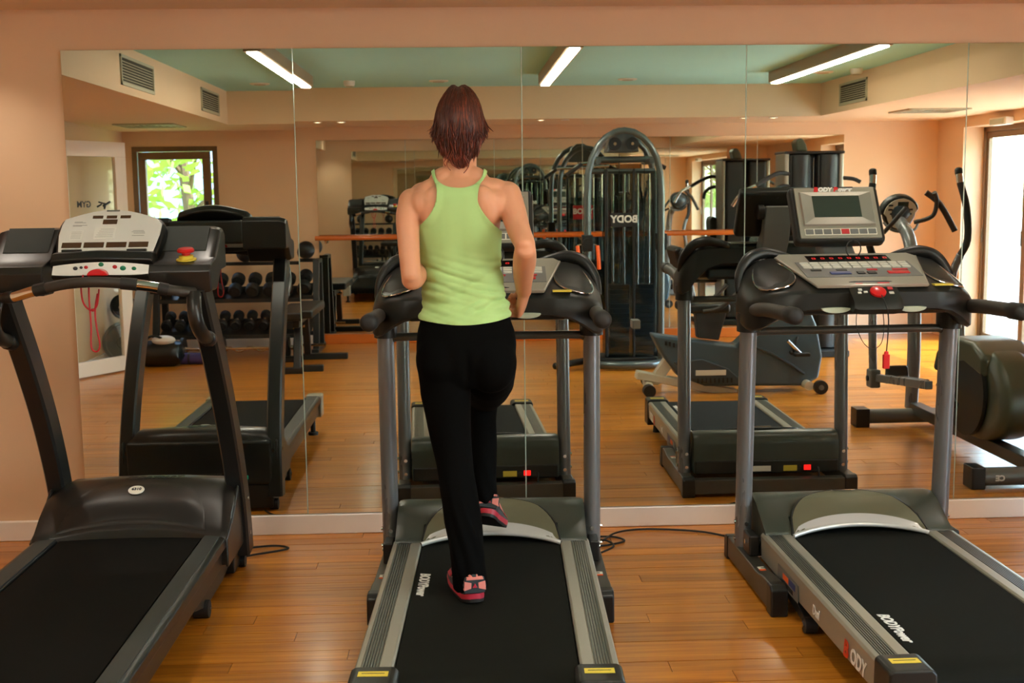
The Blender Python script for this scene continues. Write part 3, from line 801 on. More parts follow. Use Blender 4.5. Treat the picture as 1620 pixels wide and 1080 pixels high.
    tg = G(); tg.cbox((.036, D(1.02), .900), (.026, .014, .055)); tg.cbox((.036, D(1.02), .932), (.016, .010, .014))
    tg.obj('safety_clip', M['red'], sb, bevel=.004)
    # rubber grips
    for s in (-1, 1):
        pts = [(s * .408, D(.70), 1.070), (s * .412, D(.85), 1.085), (s * .404, D(1.0), 1.098), (s * .400, D(1.27), 1.108)]
        gp = G().tube(smooth_path(pts, 4), .027, 16).obj('grip', M['foam'], t)
        G().tube([(s * .400, D(1.25), 1.1075), (s * .400, D(1.325), 1.1095)], [.031, .031], 16, rnd=True).obj('grip_cap', M['rubber'], gp)
        c = G(); c.loft([[(s * .405 + .046 * math.cos(2 * PI * k / 16), D(.70) + .062 * math.sin(2 * PI * k / 16), z) for k in range(16)] for z in (.985, 1.01, 1.06)])
        c.obj('upright_collar', M['grey'], t)
    # television on its stalk
    st = G(); st.prism([(D(a), b_) for a, b_ in ((.395, 1.46), (.445, 1.46), (.49, 1.345), (.545, 1.30), (.60, 1.26), (.60, 1.19), (.52, 1.19), (.45, 1.28))], 'x', -.066, .066)
    st.obj('screen_stalk', M['grey2'], t, bevel=.010)
    for s in (-1, 1):
        G().tube([(s * .066, D(.425), 1.43), (s * .100, D(.425), 1.43)], .036, 20).obj('pivot_knob', M['grey'], t, bevel=.006)
    q = Vector((0, -.13, -.215)).normalized()           # down the face
    mt = frame_mx((.0, D(.525), 1.443), (1, .0, 0), -q)
    tv = G().cbox((0, 0, -.03), (.372, .262, .060), mt).obj('screen_housing', M['grey'], t, bevel=.020, seg=3)
    fp = G(); fp.cbox((0, 0, .001), (.334, .236, .008), mt); fp.obj('screen_bezel', M['silverp'], tv, bevel=.003)
    fu = G(); o_, i_ = (-.145, .145, -.058, .092), (-.098, .098, -.022, .078)
    def rect(r, z): return [(r[0], r[2], z), (r[1], r[2], z), (r[1], r[3], z), (r[0], r[3], z)]
    vs = [tuple(mt @ Vector(p)) for p in rect(o_, .0062)] + [tuple(mt @ Vector(p)) for p in rect(i_, -.012)]
    # recessed funnel: outer rim stands proud, inner edge sits at the screen
    vs = [tuple(mt @ Vector(p)) for p in rect(o_, .012)] + [tuple(mt @ Vector(p)) for p in rect(i_, .0055)] + [tuple(mt @ Vector(p)) for p in rect((o_[0] - .006, o_[1] + .006, o_[2] - .006, o_[3] + .006), .004)]
    fu.add(vs, [(0, 1, 5, 4), (1, 2, 6, 5), (2, 3, 7, 6), (3, 0, 4, 7), (8, 9, 1, 0), (9, 10, 2, 1), (10, 11, 3, 2), (11, 8, 0, 3)])
    fu.obj('screen_surround', M['silver'], tv, smooth=False)
    G().box(i_[0], i_[1], i_[2], i_[3], .004, .0060, mt).obj('screen_glass', M['screen'], tv)
    G().box(-.148, .148, -.105, -.075, .004, .0058, mt).obj('button_strip', M['paper'], tv)
    bmsh = G().box(-.0155, .0155, -.010, .010, 0, .003, mt.to_3x3().to_4x4())
    for k in range(8):
        o = G().box(-.0155, .0155, -.011, .011, .0058, .0085, mt @ Matrix.Translation((-.129 + k * .0368, -.090, 0))).obj('tv_button', M['redcord'] if k == 4 else M['grey2'], tv)
    text('B', .030, M['red'], tv, mt @ Matrix.Translation((-.078, .107, .0052)), bold=.002, shear=.25)
    text('ODY', .026, M['white'], tv, mt @ Matrix.Translation((-.040, .107, .0056)), bold=.0014, shear=.25)
    text('P', .030, M['red'], tv, mt @ Matrix.Translation((.004, .107, .0052)), bold=.002, shear=.25)
    text('ower', .026, M['white'], tv, mt @ Matrix.Translation((.044, .107, .0056)), bold=.0014, shear=.25)
    G().box(-.094, .080, .094, .121, .004, .0048, mt).obj('logo_band', M['black'], tv)
    for sx in (-.14, 0, .14):
        G().tube([tuple(mt @ Vector((sx, .10, -.059))), tuple(mt @ Vector((sx, .10, -.062)))], .005, 8).obj('screw', M['black'], tv)
    coil = [(.035 + .028 * math.cos(a_), D(.61) - .004 * a_, 1.300 + .034 * math.sin(a_)) for a_ in [math.radians(100 + 22 * k) for k in range(17)]]
    G().tube(coil, .0028, 6).obj('screen_cable', M['rubber'], t)
    return t
TM2 = body_treadmill('grey treadmill in the middle, with the running woman on its belt', (1.806, -1.2, 0), -.035, 1.36)
TM3 = body_treadmill('grey treadmill on the right with an empty belt and tilted screen', (3.267, -1.2, 0), .010, 1.88)
# ------------------------------------------------------------------ the black treadmill on the left
M['t1body'] = mat('black_brown_plastic', (32, 29, 26), .33, vary=.10, vscale=6, bump=.05, bscale=600, spec=.4)
M['t1frame'] = mat('black_painted_steel', (30, 32, 32), .34, .15, vary=.12, vscale=7)
M['t1rail'] = mat('charcoal_step_rail', (44, 49, 47), .55, vary=.10, vscale=12, bump=.4, bscale=700)
M['t1face'] = mat('silver_console_face', (226, 224, 220), .36, .15, vary=.03, vscale=10)
M['t1belt'] = mat('black_running_belt', (14, 14, 12), .8, vary=.15, vscale=6, bump=.3, bscale=900, spec=.10)
M['led_off'] = mat('brown_led_window', (78, 54, 38), .2)
M['print'] = mat('grey_print', (150, 148, 146), .5)
def black_treadmill(loc):
    t = thing('treadmill', 'black treadmill on the left with a pale console face and red emergency button', 'treadmill', loc)
    # deck
    bl = [(D(.74), .232), (D(2.32), .232), (D(2.38), .226), (D(2.41), .205), (D(2.415), .17), (D(2.40), .13), (D(.74), .13)]
    bt = G().prism(bl, 'x', -.272, .272).obj('running_belt', M['t1belt'], t, bevel=.003)
    for s in (-1, 1):
        P = [(s * .278, .20), (s * .278, .236), (s * .352, .240), (s * .368, .232), (s * .370, .20), (s * .352, .192), (s * .352, .12), (s * .30, .095), (s * .278, .095)]
        r = G().prism(P, 'y', D(2.40), D(.60)).obj('side_rail', M['t1frame'], t, bevel=.004)
        G().box(*sorted((s * .284, s * .346)), D(2.36), D(.80), .236, .2415).obj('step_surface', M['t1rail'], r, bevel=.001)
        g = G()
        for k in range(9):
            x = s * (.288 + k * .0065); g.box(x - .0016, x + .0016, D(2.36), D(2.24), .2415, .2432)
        g.obj('grip_ribs', M['t1rail'], r, smooth=False, kind='stuff')
        c = G().box(*sorted((s * .268, s * .374)), D(2.47), D(2.36), .10, .246).obj('rear_end_cap', M['silverp'] , t, bevel=.012)
        ft = G().tube([(s * .32, D(2.30), .10), (s * .32, D(2.30), .018)], .016, 10).obj('rear_foot', M['rubber'], t)
        G().tube([(s * .32, D(2.30), .018), (s * .32, D(2.30), .0)], .032, 14).obj('pad', M['rubber'], ft)
        ar = G().prism([(D(.55), .06), (D(.55), .13), (D(1.15), .16), (D(1.25), .08), (D(1.05), .03), (D(.75), .03)], 'x', *sorted((s * .30, s * .33))).obj('lift_arm', M['t1frame'], t, bevel=.006)
        G().tube([(s * .29, D(1.08), .034), (s * .345, D(1.08), .034)], .033, 16).obj('wheel', M['rubber'], ar)
        G().tube([(s * .345, D(1.08), .036), (s * .352, D(1.08), .036)], .009, 8).obj('bolt', M['chrome'], ar)
    # motor hood with a domed middle
    hp = [(.44, .13), (.44, .34), (.455, .372), (.49, .392), (.56, .396), (.64, .376), (.72, .330), (.79, .275), (.84, .246), (.845, .236), (.845, .13)]
    rings = []
    for x in (-.372, -.366, -.345, -.30, -.15, 0, .15, .30, .345, .366, .372):
        ax = abs(x); k = 1 - .14 * max(0, (ax - .28) / .092) ** 2.2
        dd = .03 * max(0, (ax - .28) / .092) ** 2
        arch_ = .035 * max(0.0, 1 - (ax / .34) ** 2)
        rings.append([(x, D(min(d + dd, .86) - (arch_ if d > .8 else 0)), .13 + (z - .13) * k * (1 + .05 * max(0.0, 1 - (ax / .36) ** 2)) + (.022 * max(0., 1 - (ax / .3) ** 2) if (d > .8 and z > .2) else 0)) for d, z in hp])
    hd = G().loft(rings).obj('motor_hood', M['t1body'], t, angle=60)
    def hz(x, d):
        ax = abs(x); z = .2
        for (a, za), (b_, zb) in zip(hp[1:], hp[2:]):
            if a <= d <= b_ and b_ > a: z = za + (zb - za) * (d - a) / (b_ - a); break
        k = 1 - .14 * max(0, (ax - .28) / .092) ** 2.2
        return .13 + (z - .13) * k * (1 + .05 * max(0.0, 1 - (ax / .36) ** 2))
    def dome(u, v):
        X = u * 2 - 1; x = .285 * X
        d_r = .822 - .030 * (1 - X * X); d_f = .822 - .235 * math.sqrt(max(0, 1 - abs(X) ** 2.4))
        d = d_r + (min(d_f, d_r) - d_r) * v
        rear = .256 + .035 * (1 - X * X)
        z = hz(x, min(d, .84)) + .012 * math.sin(PI * min(1, v * 1.1)) * (1 - X ** 4) + .004
        return (x, D(d), max(z, rear) if v < .25 else z)
    G().grid(dome, 30, 12, thick=.02).obj('hood_dome', M['t1body'], hd, angle=70)
    n = Vector((0, -(hz(0, .69) - hz(0, .63)) / .06 * -1, 1)); sl = (hz(0, .68) - hz(0, .62)) / .06
    mo = frame_mx((-.012, D(.672), hz(0, .672) + .019), (1, .03, 0), (0, 1, -sl))
    ov = G().prism([(.030 * math.cos(a_), .024 * math.sin(a_)) for a_ in [2 * PI * k / 28 for k in range(28)]], 'z', -.004, .0, mo).obj('oval_badge', M['paper'], hd)
    G().tube([tuple(mo @ Vector((.030 * math.cos(a_), .024 * math.sin(a_), 0))) for a_ in [2 * PI * k / 28 for k in range(28)]], .0018, 6, closed=True).obj('badge_rim', M['white'], ov)
    text('6310', .019, M['ink'], ov, mo @ Matrix.Translation((0, .005, .0008)), bold=.0008)
    sl2 = (hz(0, .53) - hz(0, .50)) / .03
    text('SPORTSART', .040, M['black'], hd, frame_mx((.03, D(.555), hz(.05, .555) + .002), (1, 0, 0), (0, 1, -(hz(0, .57) - hz(0, .54)) / .03)), bold=.0016, shear=.3, xs=1.05)
    # front apron and low housing (seen in the mirror)
    ap = G().box(-.352, .352, D(.47), D(.425), .135, .355).obj('front_apron', M['t1frame'], t, bevel=.015)
    yf = D(.425)
    g = G()
    for k in range(16): g.box(-.12 + k * .0145, -.112 + k * .0145, yf - .001, yf + .0025, .165, .195)
    g.obj('vent_slots', M['ventdark'], ap, smooth=False, kind='stuff')
    G().box(.205, .235, yf, yf + .004, .165, .185).obj('power_switch', M['greenled'], ap, bevel=.002)
    G().box(.165, .19, yf, yf + .001, .150, .162).obj('sticker', M['paper'], ap)
    lo = G().box(-.352, .352, D(.62), D(.43), .016, .136).obj('front_housing', M['black'], t, bevel=.008)
    for s in (-1, 1):
        G().tube([(s * .33, D(.47), .028), (s * .37, D(.47), .028)], .028, 16).obj('transport_wheel', M['rubber'], lo)
    for s in (-1, 1):
        P = [(D(.44), .12), (D(.44), .35), (D(.60), .38), (D(.74), .28), (D(.86), .235), (D(.86), .12)]
        G().prism(P, 'x', *sorted((s * .366, s * .378))).obj('hood_side_panel', M['t1body'], t, bevel=.006)
    # curved uprights
    for s in (-1, 1):
        path = smooth_path([(s * .362, D(.475), .07), (s * .360, D(.50), .26), (s * .357, D(.565), .46), (s * .354, D(.68), .70), (s * .351, D(.83), .94), (s * .348, D(.97), 1.13), (s * .346, D(1.05), 1.24)], 5)
        rings = []
        for i, p in enumerate(path):
            a = Vector(path[max(i - 1, 0)]); c = Vector(path[min(i + 1, len(path) - 1)]); T = (c - a).normalized()
            X = Vector((1, 0, 0)); Y = T.cross(X).normalized()
            hx, hy = .036, .056
            pts = [(-hx, -hy + .012), (-hx + .008, -hy), (hx - .008, -hy), (hx, -hy + .012), (hx, hy - .012), (hx - .008, hy), (-hx + .008, hy), (-hx, hy - .012)]
            rings.append([tuple(Vector(p) + X * q[0] + Y * q[1]) for q in pts])
        u = G().loft(rings).obj('upright', M['t1frame'], t, angle=30)
        for z, d in ((.15, .44), (.30, .455)):
            G().tube([(s * .352, D(d), z), (s * .352, D(d) + .012, z)], .010, 8).obj('bolt', M['led_off'], u)
            G().tube([(s * .394, D(d + .04), z), (s * .398, D(d + .04), z)], .009, 8).obj('bolt', M['chrome'], u)
        # short grip that bends down from the console to the upright
        hand = smooth_path([(s * .345, D(1.10), 1.20), (s * .350, D(1.13), 1.15), (s * .356, D(1.125), 1.10), (s * .360, D(1.07), 1.055), (s * .360, D(.99), 1.03)], 5)
        h = G().tube(hand, .026, 14).obj('side_grip', M['t1body'], t)
        G().tube([hand[-1], (s * .360, D(.95), 1.02)], .030, 14, rnd=True).obj('grip_collar', M['black'], h)
    # console: two side boxes joined by a back beam
    for s in (-1, 1):
        A, B_ = s * .185, s * .405
        xi, xo = A, B_
        g = G()
        P = [(D(.80), 1.275), (D(.80), 1.415), (D(.83), 1.435), (D(.88), 1.43), (D(.99), 1.325), (D(1.085), 1.305), (D(1.10), 1.28), (D(1.085), 1.20), (D(.98), 1.20), (D(.90), 1.27)]
        rings = []
        for x, q in ((xi, 1.0), (xi + (xo - xi) * .55, 1.0), (xi + (xo - xi) * .86, .985), (xo - s * .006, .93), (xo, .86)):
            rings.append([(x, D(.93) + (y - D(.93)) * (1 if q > .98 else .9 + .1 * q), 1.30 + (z - 1.30) * q) for y, z in P])
        bx = g.loft(rings).obj('console_wing', M['t1body'], t, bevel=.006, angle=35)
        # tray recess lined in charcoal
        tr_ = G().grid(lambda u, v: (xi + (xo - xi) * (.08 + .74 * u), D(.965 - .085 * v), 1.347 + .085 * v * 1.0 + .0035), 4, 4, thick=.004).obj('tray_liner', M['t1rail'], bx, angle=30)
    G().box(-.19, .19, D(.90), D(.80), 1.30, 1.42).obj('back_beam', M['t1frame'], t, bevel=.012)
    # head: rear shell, silver face, dark band, key strip
    slope = Vector((0, -.135, -.20))                   # from the top of the face to its foot
    up = -slope.normalized()
    def face(x, v): return (x, D(.895) - .135 * (1 - v), 1.345 + .150 * v)      # v 0 foot .. 1 top of the sides
    xb = .168; xo_ = .020
    outline = [(-.168, -.02), (.172, -.02), (.188, .42), (.190, .66), (.168, .80)] + [(.168 - .336 * k / 10, .80 + .22 * math.sin(PI * k / 10)) for k in range(1, 10)] + [(-.168, .80), (-.176, .66), (-.180, .42)]
    outline = [(x + xo_, v) for x, v in outline]
    nrm = Vector((1, 0, 0)).cross(up)
    def slab(g, poly, a, b, k=1.0, mid=(xo_, .45)):
        n = len(poly); q = [(mid[0] + (x - mid[0]) * k, mid[1] + (v - mid[1]) * k) for x, v in poly]
        vs = [tuple(Vector(face(x, v)) + nrm * a) for x, v in q] + [tuple(Vector(face(x, v)) + nrm * b) for x, v in q]
        g.add(vs, [tuple(reversed(range(n))), tuple(range(n, 2 * n))] + [(i, (i + 1) % n, n + (i + 1) % n, n + i) for i in range(n)])
        return g
    head = slab(G(), outline, -.055, .0, 1.05).obj('console_head', M['black'], t, bevel=.014, seg=3)
    fc = slab(G(), outline, 0, .006, .985).obj('console_face', M['t1face'], head, bevel=.003)
    def onface(name, x0, x1, v0, v1, m, h=.0075, par=fc, a=.004):
        return slab(G(), [(x0 + xo_, v0), (x1 + xo_, v0), (x1 + xo_, v1), (x0 + xo_, v1)], a, h).obj(name, M[m], par, bevel=.0015)
    for x0, x1 in ((-.158, -.088), (-.080, -.008), (.000, .072), (.080, .150)): onface('led_window', x0, x1, .12, .245, 'led_off')
    for x0, x1 in ((-.068, -.030), (-.018, .020), (.032, .070)): onface('led_window', x0, x1, .80, .87, 'led_off')
    onface('led_window', -.028, .024, .665, .775, 'led_off')
    onface('program_chart', -.052, .024, .315, .60, 'white'); onface('program_chart', -.138, -.090, .30, .52, 'white')
    for k in range(5): onface('chart_line', -.046 + .004 * k, .018, .36 + .045 * k, .368 + .045 * k, 'print', .0079, fc, .007)
    for k in range(5): onface('chart_line', -.132, -.096, .34 + .035 * k, .346 + .035 * k, 'print', .0079, fc, .007)
    for (x0, x1, v) in ((-.130, -.10, .72), (-.130, -.088, .70), (-.134, -.082, .64), (-.134, -.10, .62), (.086, .126, .50), (.082, .13, .47), (.09, .132, .44), (.085, .13, .385)): onface('printed_line', x0, x1, v, v + .012, 'print', .0068, fc)
    onface('crest', -.022, .026, .965, 1.0, 'grey2', .0078)
    # dark book rest and lower key strip
    g = G(); P = [(D(1.03), 1.352), (D(1.06), 1.352), (D(1.085), 1.325), (D(1.07), 1.30), (D(.92), 1.30), (D(.92), 1.352)]
    rings = [[(x, y, z - dz) for y, z in P] for x, dz in ((-.160, .006), (-.150, 0), (0, -.006), (.19, 0), (.20, .006))]
    br = g.loft(rings).obj('book_rest', M['black'], head, bevel=.006)
    for x in (-.115, .115): G().box(x + .02 - .035, x + .02 + .035, D(1.045), D(1.03), 1.350, 1.362).obj('page_clip', M['black'], br, bevel=.003)
    g = G()
    def strip(u, v):
        X = u * 2 - 1; zc_ = 1.318 - .012 * X * X
        ht = .040 * (1 - .35 * abs(X) ** 3)
        return (xo_ + .168 * X, D(1.085 + .018 * (1 - v)), zc_ - ht * (1 - v))
    ks = g.grid(strip, 16, 4, thick=.008).obj('key_strip', M['t1face'], head, angle=60)
    def under(u, v):
        X = u * 2 - 1; p = strip(u, 0)
        return (p[0] * 1.0, p[1] - .004 + .05 * (1 - v), p[2] - .004 - .026 * math.sin(PI / 2 * (1 - v)) * (1 - .3 * X * X))
    G().grid(under, 16, 4, thick=.01).obj('strip_underside', M['black'], head, angle=60)
    for (u, v, r, m_) in ((.24, .55, .007, 'ink'), (.35, .6, .006, 'redcord'), (.505, .80, .008, 'green'), (.65, .6, .007, 'redcord'), (.735, .5, .009, 'green'), (.30, .60, .005, 'ink'), (.85, .5, .007, 'green')):
        p = strip(u, v); G().ball((p[0], p[1] - .002, p[2]), (r * 1.2, .004, r), 12, 6).obj('round_key', M[m_], ks)
    kk = G(); kk.prism([(.036 * math.cos(a_), .024 * math.sin(a_)) for a_ in [PI * k / 14 for k in range(15)]], 'y', D(1.125), D(1.09), Matrix.Translation((xo_ - .005, 0, 1.272)))
    kk.obj('magnetic_key', M['red'], head, bevel=.004)
    lp = smooth_path([(-.035, D(1.115), 1.275), (-.040, D(1.13), 1.24), (-.036, D(1.13), 1.18), (-.012, D(1.13), 1.152), (.010, D(1.13), 1.165), (.018, D(1.13), 1.20), (.020, D(1.125), 1.225)], 5)
    c1 = G().tube(lp, .0032, 6).obj('lanyard', M['redcord'], head)
    G().tube(smooth_path([(-.014, D(1.12), 1.27), (-.016, D(1.125), 1.20), (-.013, D(1.13), 1.10), (-.016, D(1.13), 1.02), (.003, D(1.13), 1.005), (.014, D(1.13), 1.03), (.006, D(1.13), 1.09), (.004, D(1.13), 1.15), (.014, D(1.125), 1.21)], 5), .0032, 6).obj('cord_loop', M['redcord'], c1)
    G().ball((-.004, D(1.13), 1.152), (.007, .006, .006), 8, 6).obj('knot', M['redcord'], c1)
    # emergency button on the right wing
    eb = G().lathe([(.036, 0), (.036, .004), (.026, .006), (.026, .016), (.018, .018), (.001, .018)], 20, Matrix.Translation((.307, D(1.025), 1.318)) @ Matrix.Rotation(.15, 4, 'X')).obj('emergency_base', M['yellow'], t)
    G().lathe([(.015, .016), (.015, .026), (.030, .030), (.031, .036), (.026, .043), (.001, .047)], 24, Matrix.Translation((.307, D(1.025), 1.318)) @ Matrix.Rotation(.15, 4, 'X')).obj('emergency_knob', M['red'], eb)
    # handlebar across the front with chrome pulse plates
    hb = smooth_path([(-.345, D(1.09), 1.195), (-.27, D(1.14), 1.205), (-.19, D(1.16), 1.226), (-.08, D(1.17), 1.248), (.02, D(1.175), 1.254), (.11, D(1.17), 1.248), (.20, D(1.16), 1.236), (.28, D(1.14), 1.218), (.345, D(1.09), 1.205)], 5)
    b_ = G().tube(hb, .0185, 16).obj('handlebar', M['foam'], t)
    for (i, j) in ((5, 10), (28, 32)): G().tube(hb[i:j + 1], .0195, 16).obj('pulse_plate', M['chrome'], b_)
    for (i, j) in ((3, 5), (10, 12), (25, 28), (32, 34)): G().tube(hb[i:j + 1], .0215, 16).obj('bar_ring', M['rubber'], b_)
    # power cord on the floor
    return t
TM1 = black_treadmill((.425, -1.2, 0))
# ------------------------------------------------------------------ the running woman
import numpy as np
from mathutils import noise as mnoise
ROOT = Vector((1.725, -1.36, .197))
woman = thing('person', 'woman seen from behind running in a lime green tank top and black trousers', 'person', ROOT)
def W(x, d, z): return (x - ROOT.x, -d - ROOT.y, z - ROOT.z)

def skin_mat():
    m = mat('skin', (212, 150, 116), .46, vary=.08, vscale=14, bump=.05, bscale=500, spec=.4, sss=.10)
    return m
M['skin'] = skin_mat()
M['tank'] = mat('lime_stretch_jersey', (170, 205, 134), .72, vary=.04, vscale=20, bump=.15, bscale=900, sheen=.1, spec=.25)
M['trouser'] = mat('black_stretch_jersey', (7, 7, 7), .85, vary=.15, vscale=12, bump=.15, bscale=700, spec=.05)
M['hair'] = mat('auburn_hair', (70, 26, 14), .42, vary=.35, vscale=40, spec=.5, aniso=(1, 1, .15))
M['hair2'] = mat('auburn_hair_light', (124, 52, 26), .38, vary=.3, vscale=40, spec=.6)
M['lip'] = mat('lips', (170, 84, 76), .4)
M['eye'] = mat('eye_white', (226, 222, 214), .15, coat=.5); M['iris'] = mat('iris', (62, 44, 30), .15, coat=.6)
M['shoe_dark'] = mat('dark_teal_shoe_mesh', (44, 52, 56), .6, vary=.2, vscale=40, bump=.3, bscale=900)
M['shoe_pink'] = mat('pink_shoe_panel', (224, 134, 124), .55, vary=.06)
M['shoe_red'] = mat('crimson_shoe_sole', (180, 40, 60), .5, vary=.10, vscale=20)

def ring(x, d, z, rx, ry, n=28, e=2.15, rb=None):
    """horizontal superellipse; rb: depth of the back half"""
    out = []
    for k in range(n):
        a = 2 * PI * k / n; c, s_ = math.cos(a), math.sin(a)
        X = rx * math.copysign(abs(c) ** (2 / e), c)
        Y = math.copysign(abs(s_) ** (2 / e), s_)            # +: away from the mirror (back)
        out.append(W(x + X, d + Y * ((rb or ry) if Y > 0 else ry), z))
    return out
def fuse(g, voxel, smooth_n, name):
    me = bpy.data.meshes.new('tmp'); me.from_pydata(g.v, [], g.f)
    bm = bmesh.new(); bm.from_mesh(me); bmesh.ops.recalc_face_normals(bm, faces=bm.faces); bm.to_mesh(me); bm.free()
    o = bpy.data.objects.new('tmp', me); COL.objects.link(o)
    r = o.modifiers.new('r', 'REMESH'); r.mode = 'VOXEL'; r.voxel_size = voxel; r.adaptivity = 0
    s_ = o.modifiers.new('s', 'SMOOTH'); s_.factor = .5; s_.iterations = smooth_n
    dg = bpy.context.evaluated_depsgraph_get()
    out = bpy.data.meshes.new_from_object(o.evaluated_get(dg)); out.name = name
    bpy.data.objects.remove(o); bpy.data.meshes.remove(me)
    return out
def mobj(me, name, m, parent):
    me.materials.clear(); me.materials.append(m)
    me.polygons.foreach_set('use_smooth', [True] * len(me.polygons))
    o = bpy.data.objects.new(name, me); COL.objects.link(o); o.parent = parent
    return o
def limb(g, pts, n=18, ref=None, ell=1.0):
    """pts: (x, d, z, r)"""
    P = [W(*p[:3]) for p in pts]; R = [p[3] for p in pts]
    g.tube(P, R, n, ref=ref, ell=ell, rnd=True); return g
def lerp_pts(pts, n=4):
    """Catmull-Rom on 4-tuples"""
    P = [np.array(p, float) for p in pts]; out = []
    for i in range(len(P) - 1):
        a, b_, c, d_ = P[max(i - 1, 0)], P[i], P[i + 1], P[min(i + 2, len(P) - 1)]
        for k in range(n):
            t = k / n
            out.append(tuple(.5 * ((2 * b_) + (c - a) * t + (2 * a - 5 * b_ + 4 * c - d_) * t * t + (3 * b_ - a - 3 * c + d_) * t ** 3)))
    out.append(tuple(P[-1])); return out

# torso rows: z, x centre, half width, d centre, front depth, back depth
TORSO = [(1.618, 1.722, .052, 1.268, .054, .052), (1.600, 1.7215, .068, 1.276, .058, .058), (1.582, 1.721, .098, 1.283, .062, .066), (1.566, 1.7205, .128, 1.288, .068, .076), (1.545, 1.72, .148, 1.29, .080, .088), (1.515, 1.7195, .155, 1.29, .092, .096),
         (1.47, 1.716, .149, 1.29, .104, .100), (1.417, 1.7135, .143, 1.288, .112, .098), (1.346, 1.7175, .1355, 1.284, .106, .090), (1.281, 1.725, .1295, 1.283, .096, .086),
         (1.228, 1.7305, .1315, 1.285, .094, .086), (1.174, 1.7305, .1415, 1.290, .098, .092), (1.124, 1.7305, .1535, 1.296, .104, .104), (1.07, 1.734, .164, 1.30, .108, .114), (1.02, 1.7345, .168, 1.305, .110, .118), (.97, 1.731, .160, 1.305, .108, .114), (.92, 1.73, .140, 1.30, .10, .10), (.90, 1.73, .11, 1.30, .08, .08)]
def torso_loft(g, off, z_lo=0.0, z_hi=9.0):
    rows = lerp_pts([t for t in TORSO if z_lo <= t[0] <= z_hi], 4)
    g.loft([ring(r[1], r[3], r[0], r[2] + off, r[4] + off, rb=r[5] + off, n=36) for r in rows]); return g

body = torso_loft(G(), -.003, 1.40)
body.loft([ring(r[1], r[3], r[0], r[2] - .012, r[4] - .012, rb=r[5] - .014, n=36) for r in lerp_pts([t for t in TORSO if 1.07 <= t[0] < 1.48], 4)])
body.loft([ring(r[1], r[3], r[0], r[2] - .030, r[4] - .03, rb=r[5] - .036, n=36) for r in lerp_pts([t for t in TORSO if t[0] < 1.13], 3)])
def blob(g, x, d, z, rx, ry, rz, rot=0.0):
    c = Vector(W(x, d, z)); g.ball((0, 0, 0), (rx, ry, rz), 18, 12, Matrix.Translation(c) @ Matrix.Rotation(rot, 4, 'Y')); return g
# shoulder blades, trapezius, deltoids
for s in (-1, 1):
    blob(body, 1.7195 + s * .083, 1.352, 1.500, .050, .030, .072, s * -.25)
    blob(body, 1.7195 + s * .098, 1.298, 1.558, .076, .046, .036, s * .42)
    blob(body, 1.7195 + s * .056, 1.286, 1.592, .052, .040, .040, s * .62)
    blob(body, 1.7195 + s * .118, 1.325, 1.505, .052, .046, .058, s * .2)
    blob(body, 1.7195 + s * .120, 1.272, 1.525, .056, .046, .060, s * .3)
    blob(body, 1.7195 + s * .070, 1.205, 1.40, .055, .04, .055)
blob(body, 1.558, 1.295, 1.512, .048, .050, .052); blob(body, 1.882, 1.292, 1.530, .050, .052, .054)
blob(body, 1.603, 1.298, 1.542, .062, .046, .036, -.48); blob(body, 1.842, 1.296, 1.560, .060, .046, .034, .26)
# arms
limb(body, lerp_pts([(1.562, 1.295, 1.525, .045), (1.545, 1.325, 1.47, .0415), (1.5465, 1.365, 1.39, .0375), (1.552, 1.405, 1.31, .0345), (1.556, 1.422, 1.268, .0335)]), 18)
limb(body, lerp_pts([(1.556, 1.420, 1.262, .034), (1.562, 1.37, 1.265, .0385), (1.575, 1.30, 1.275, .034), (1.590, 1.235, 1.288, .0275), (1.597, 1.20, 1.295, .0255)]), 18)
limb(body, lerp_pts([(1.880, 1.295, 1.545, .047), (1.900, 1.335, 1.48, .044), (1.915, 1.39, 1.42, .0395), (1.929, 1.45, 1.382, .0355), (1.931, 1.468, 1.366, .0345)]), 18)
limb(body, lerp_pts([(1.932, 1.470, 1.360, .035), (1.932, 1.42, 1.325, .0395), (1.931, 1.35, 1.272, .0355), (1.934, 1.285, 1.222, .0285), (1.937, 1.255, 1.203, .0270)]), 18)
# hands: wrist, direction, back-of-hand normal, thumb side
def hand(g, wr, f, nrm, curl=(62, 78, 55), k=1.0):
    f = Vector(f).normalized(); nrm = Vector(nrm); nrm = (nrm - f * nrm.dot(f)).normalized(); th = nrm.cross(f) * hand.side
    o = Vector(W(*wr))
    def at(a, b_, c): return o + (f * a + th * b_ + nrm * c) * k
    # palm: loft of rounded slabs
    rings = []
    for a, hw, hn in ((-.012, .024, .021), (.01, .029, .019), (.035, .037, .017), (.062, .040, .0155), (.080, .039, .0135), (.088, .034, .010)):
        rings.append([tuple(at(a, hw * math.copysign(abs(math.cos(q)) ** .8, math.cos(q)), hn * math.copysign(abs(math.sin(q)) ** .8, math.sin(q)))) for q in [2 * PI * k / 16 for k in range(16)]])
    g.loft(rings)
    for i, (off, ln) in enumerate(((.030, .92), (.010, 1.0), (-.0105, .95), (-.0295, .78))):
        p = at(.080, off, .002); dirv = f.copy(); pts = [at(.05, off * .9, .0)]; ang = 0
        pts.append(p)
        for seg, cv in zip((.041, .026, .021), curl):
            ang += math.radians(cv + i * 2.5)
            dv = f * math.cos(ang) - nrm * math.sin(ang)
            p = p + dv * seg * ln * k; pts.append(p)
        g.tube([tuple(q) for q in pts], [.0085, .0098, .0090, .0082, .0068], 10, rnd=True)
    tb = [at(.012, .020, -.004), at(.034, .040, -.012), at(.062, .042, -.026), at(.080, .026, -.036)]
    g.tube([tuple(q) for q in tb], [.0125, .0118, .0100, .0080], 10, rnd=True)
    return g
hand.side = 1
hand(body, (1.938, 1.252, 1.201), (-.02, .15, -.15), (.80, -.45, .1), k=1.12)
hand.side = -1
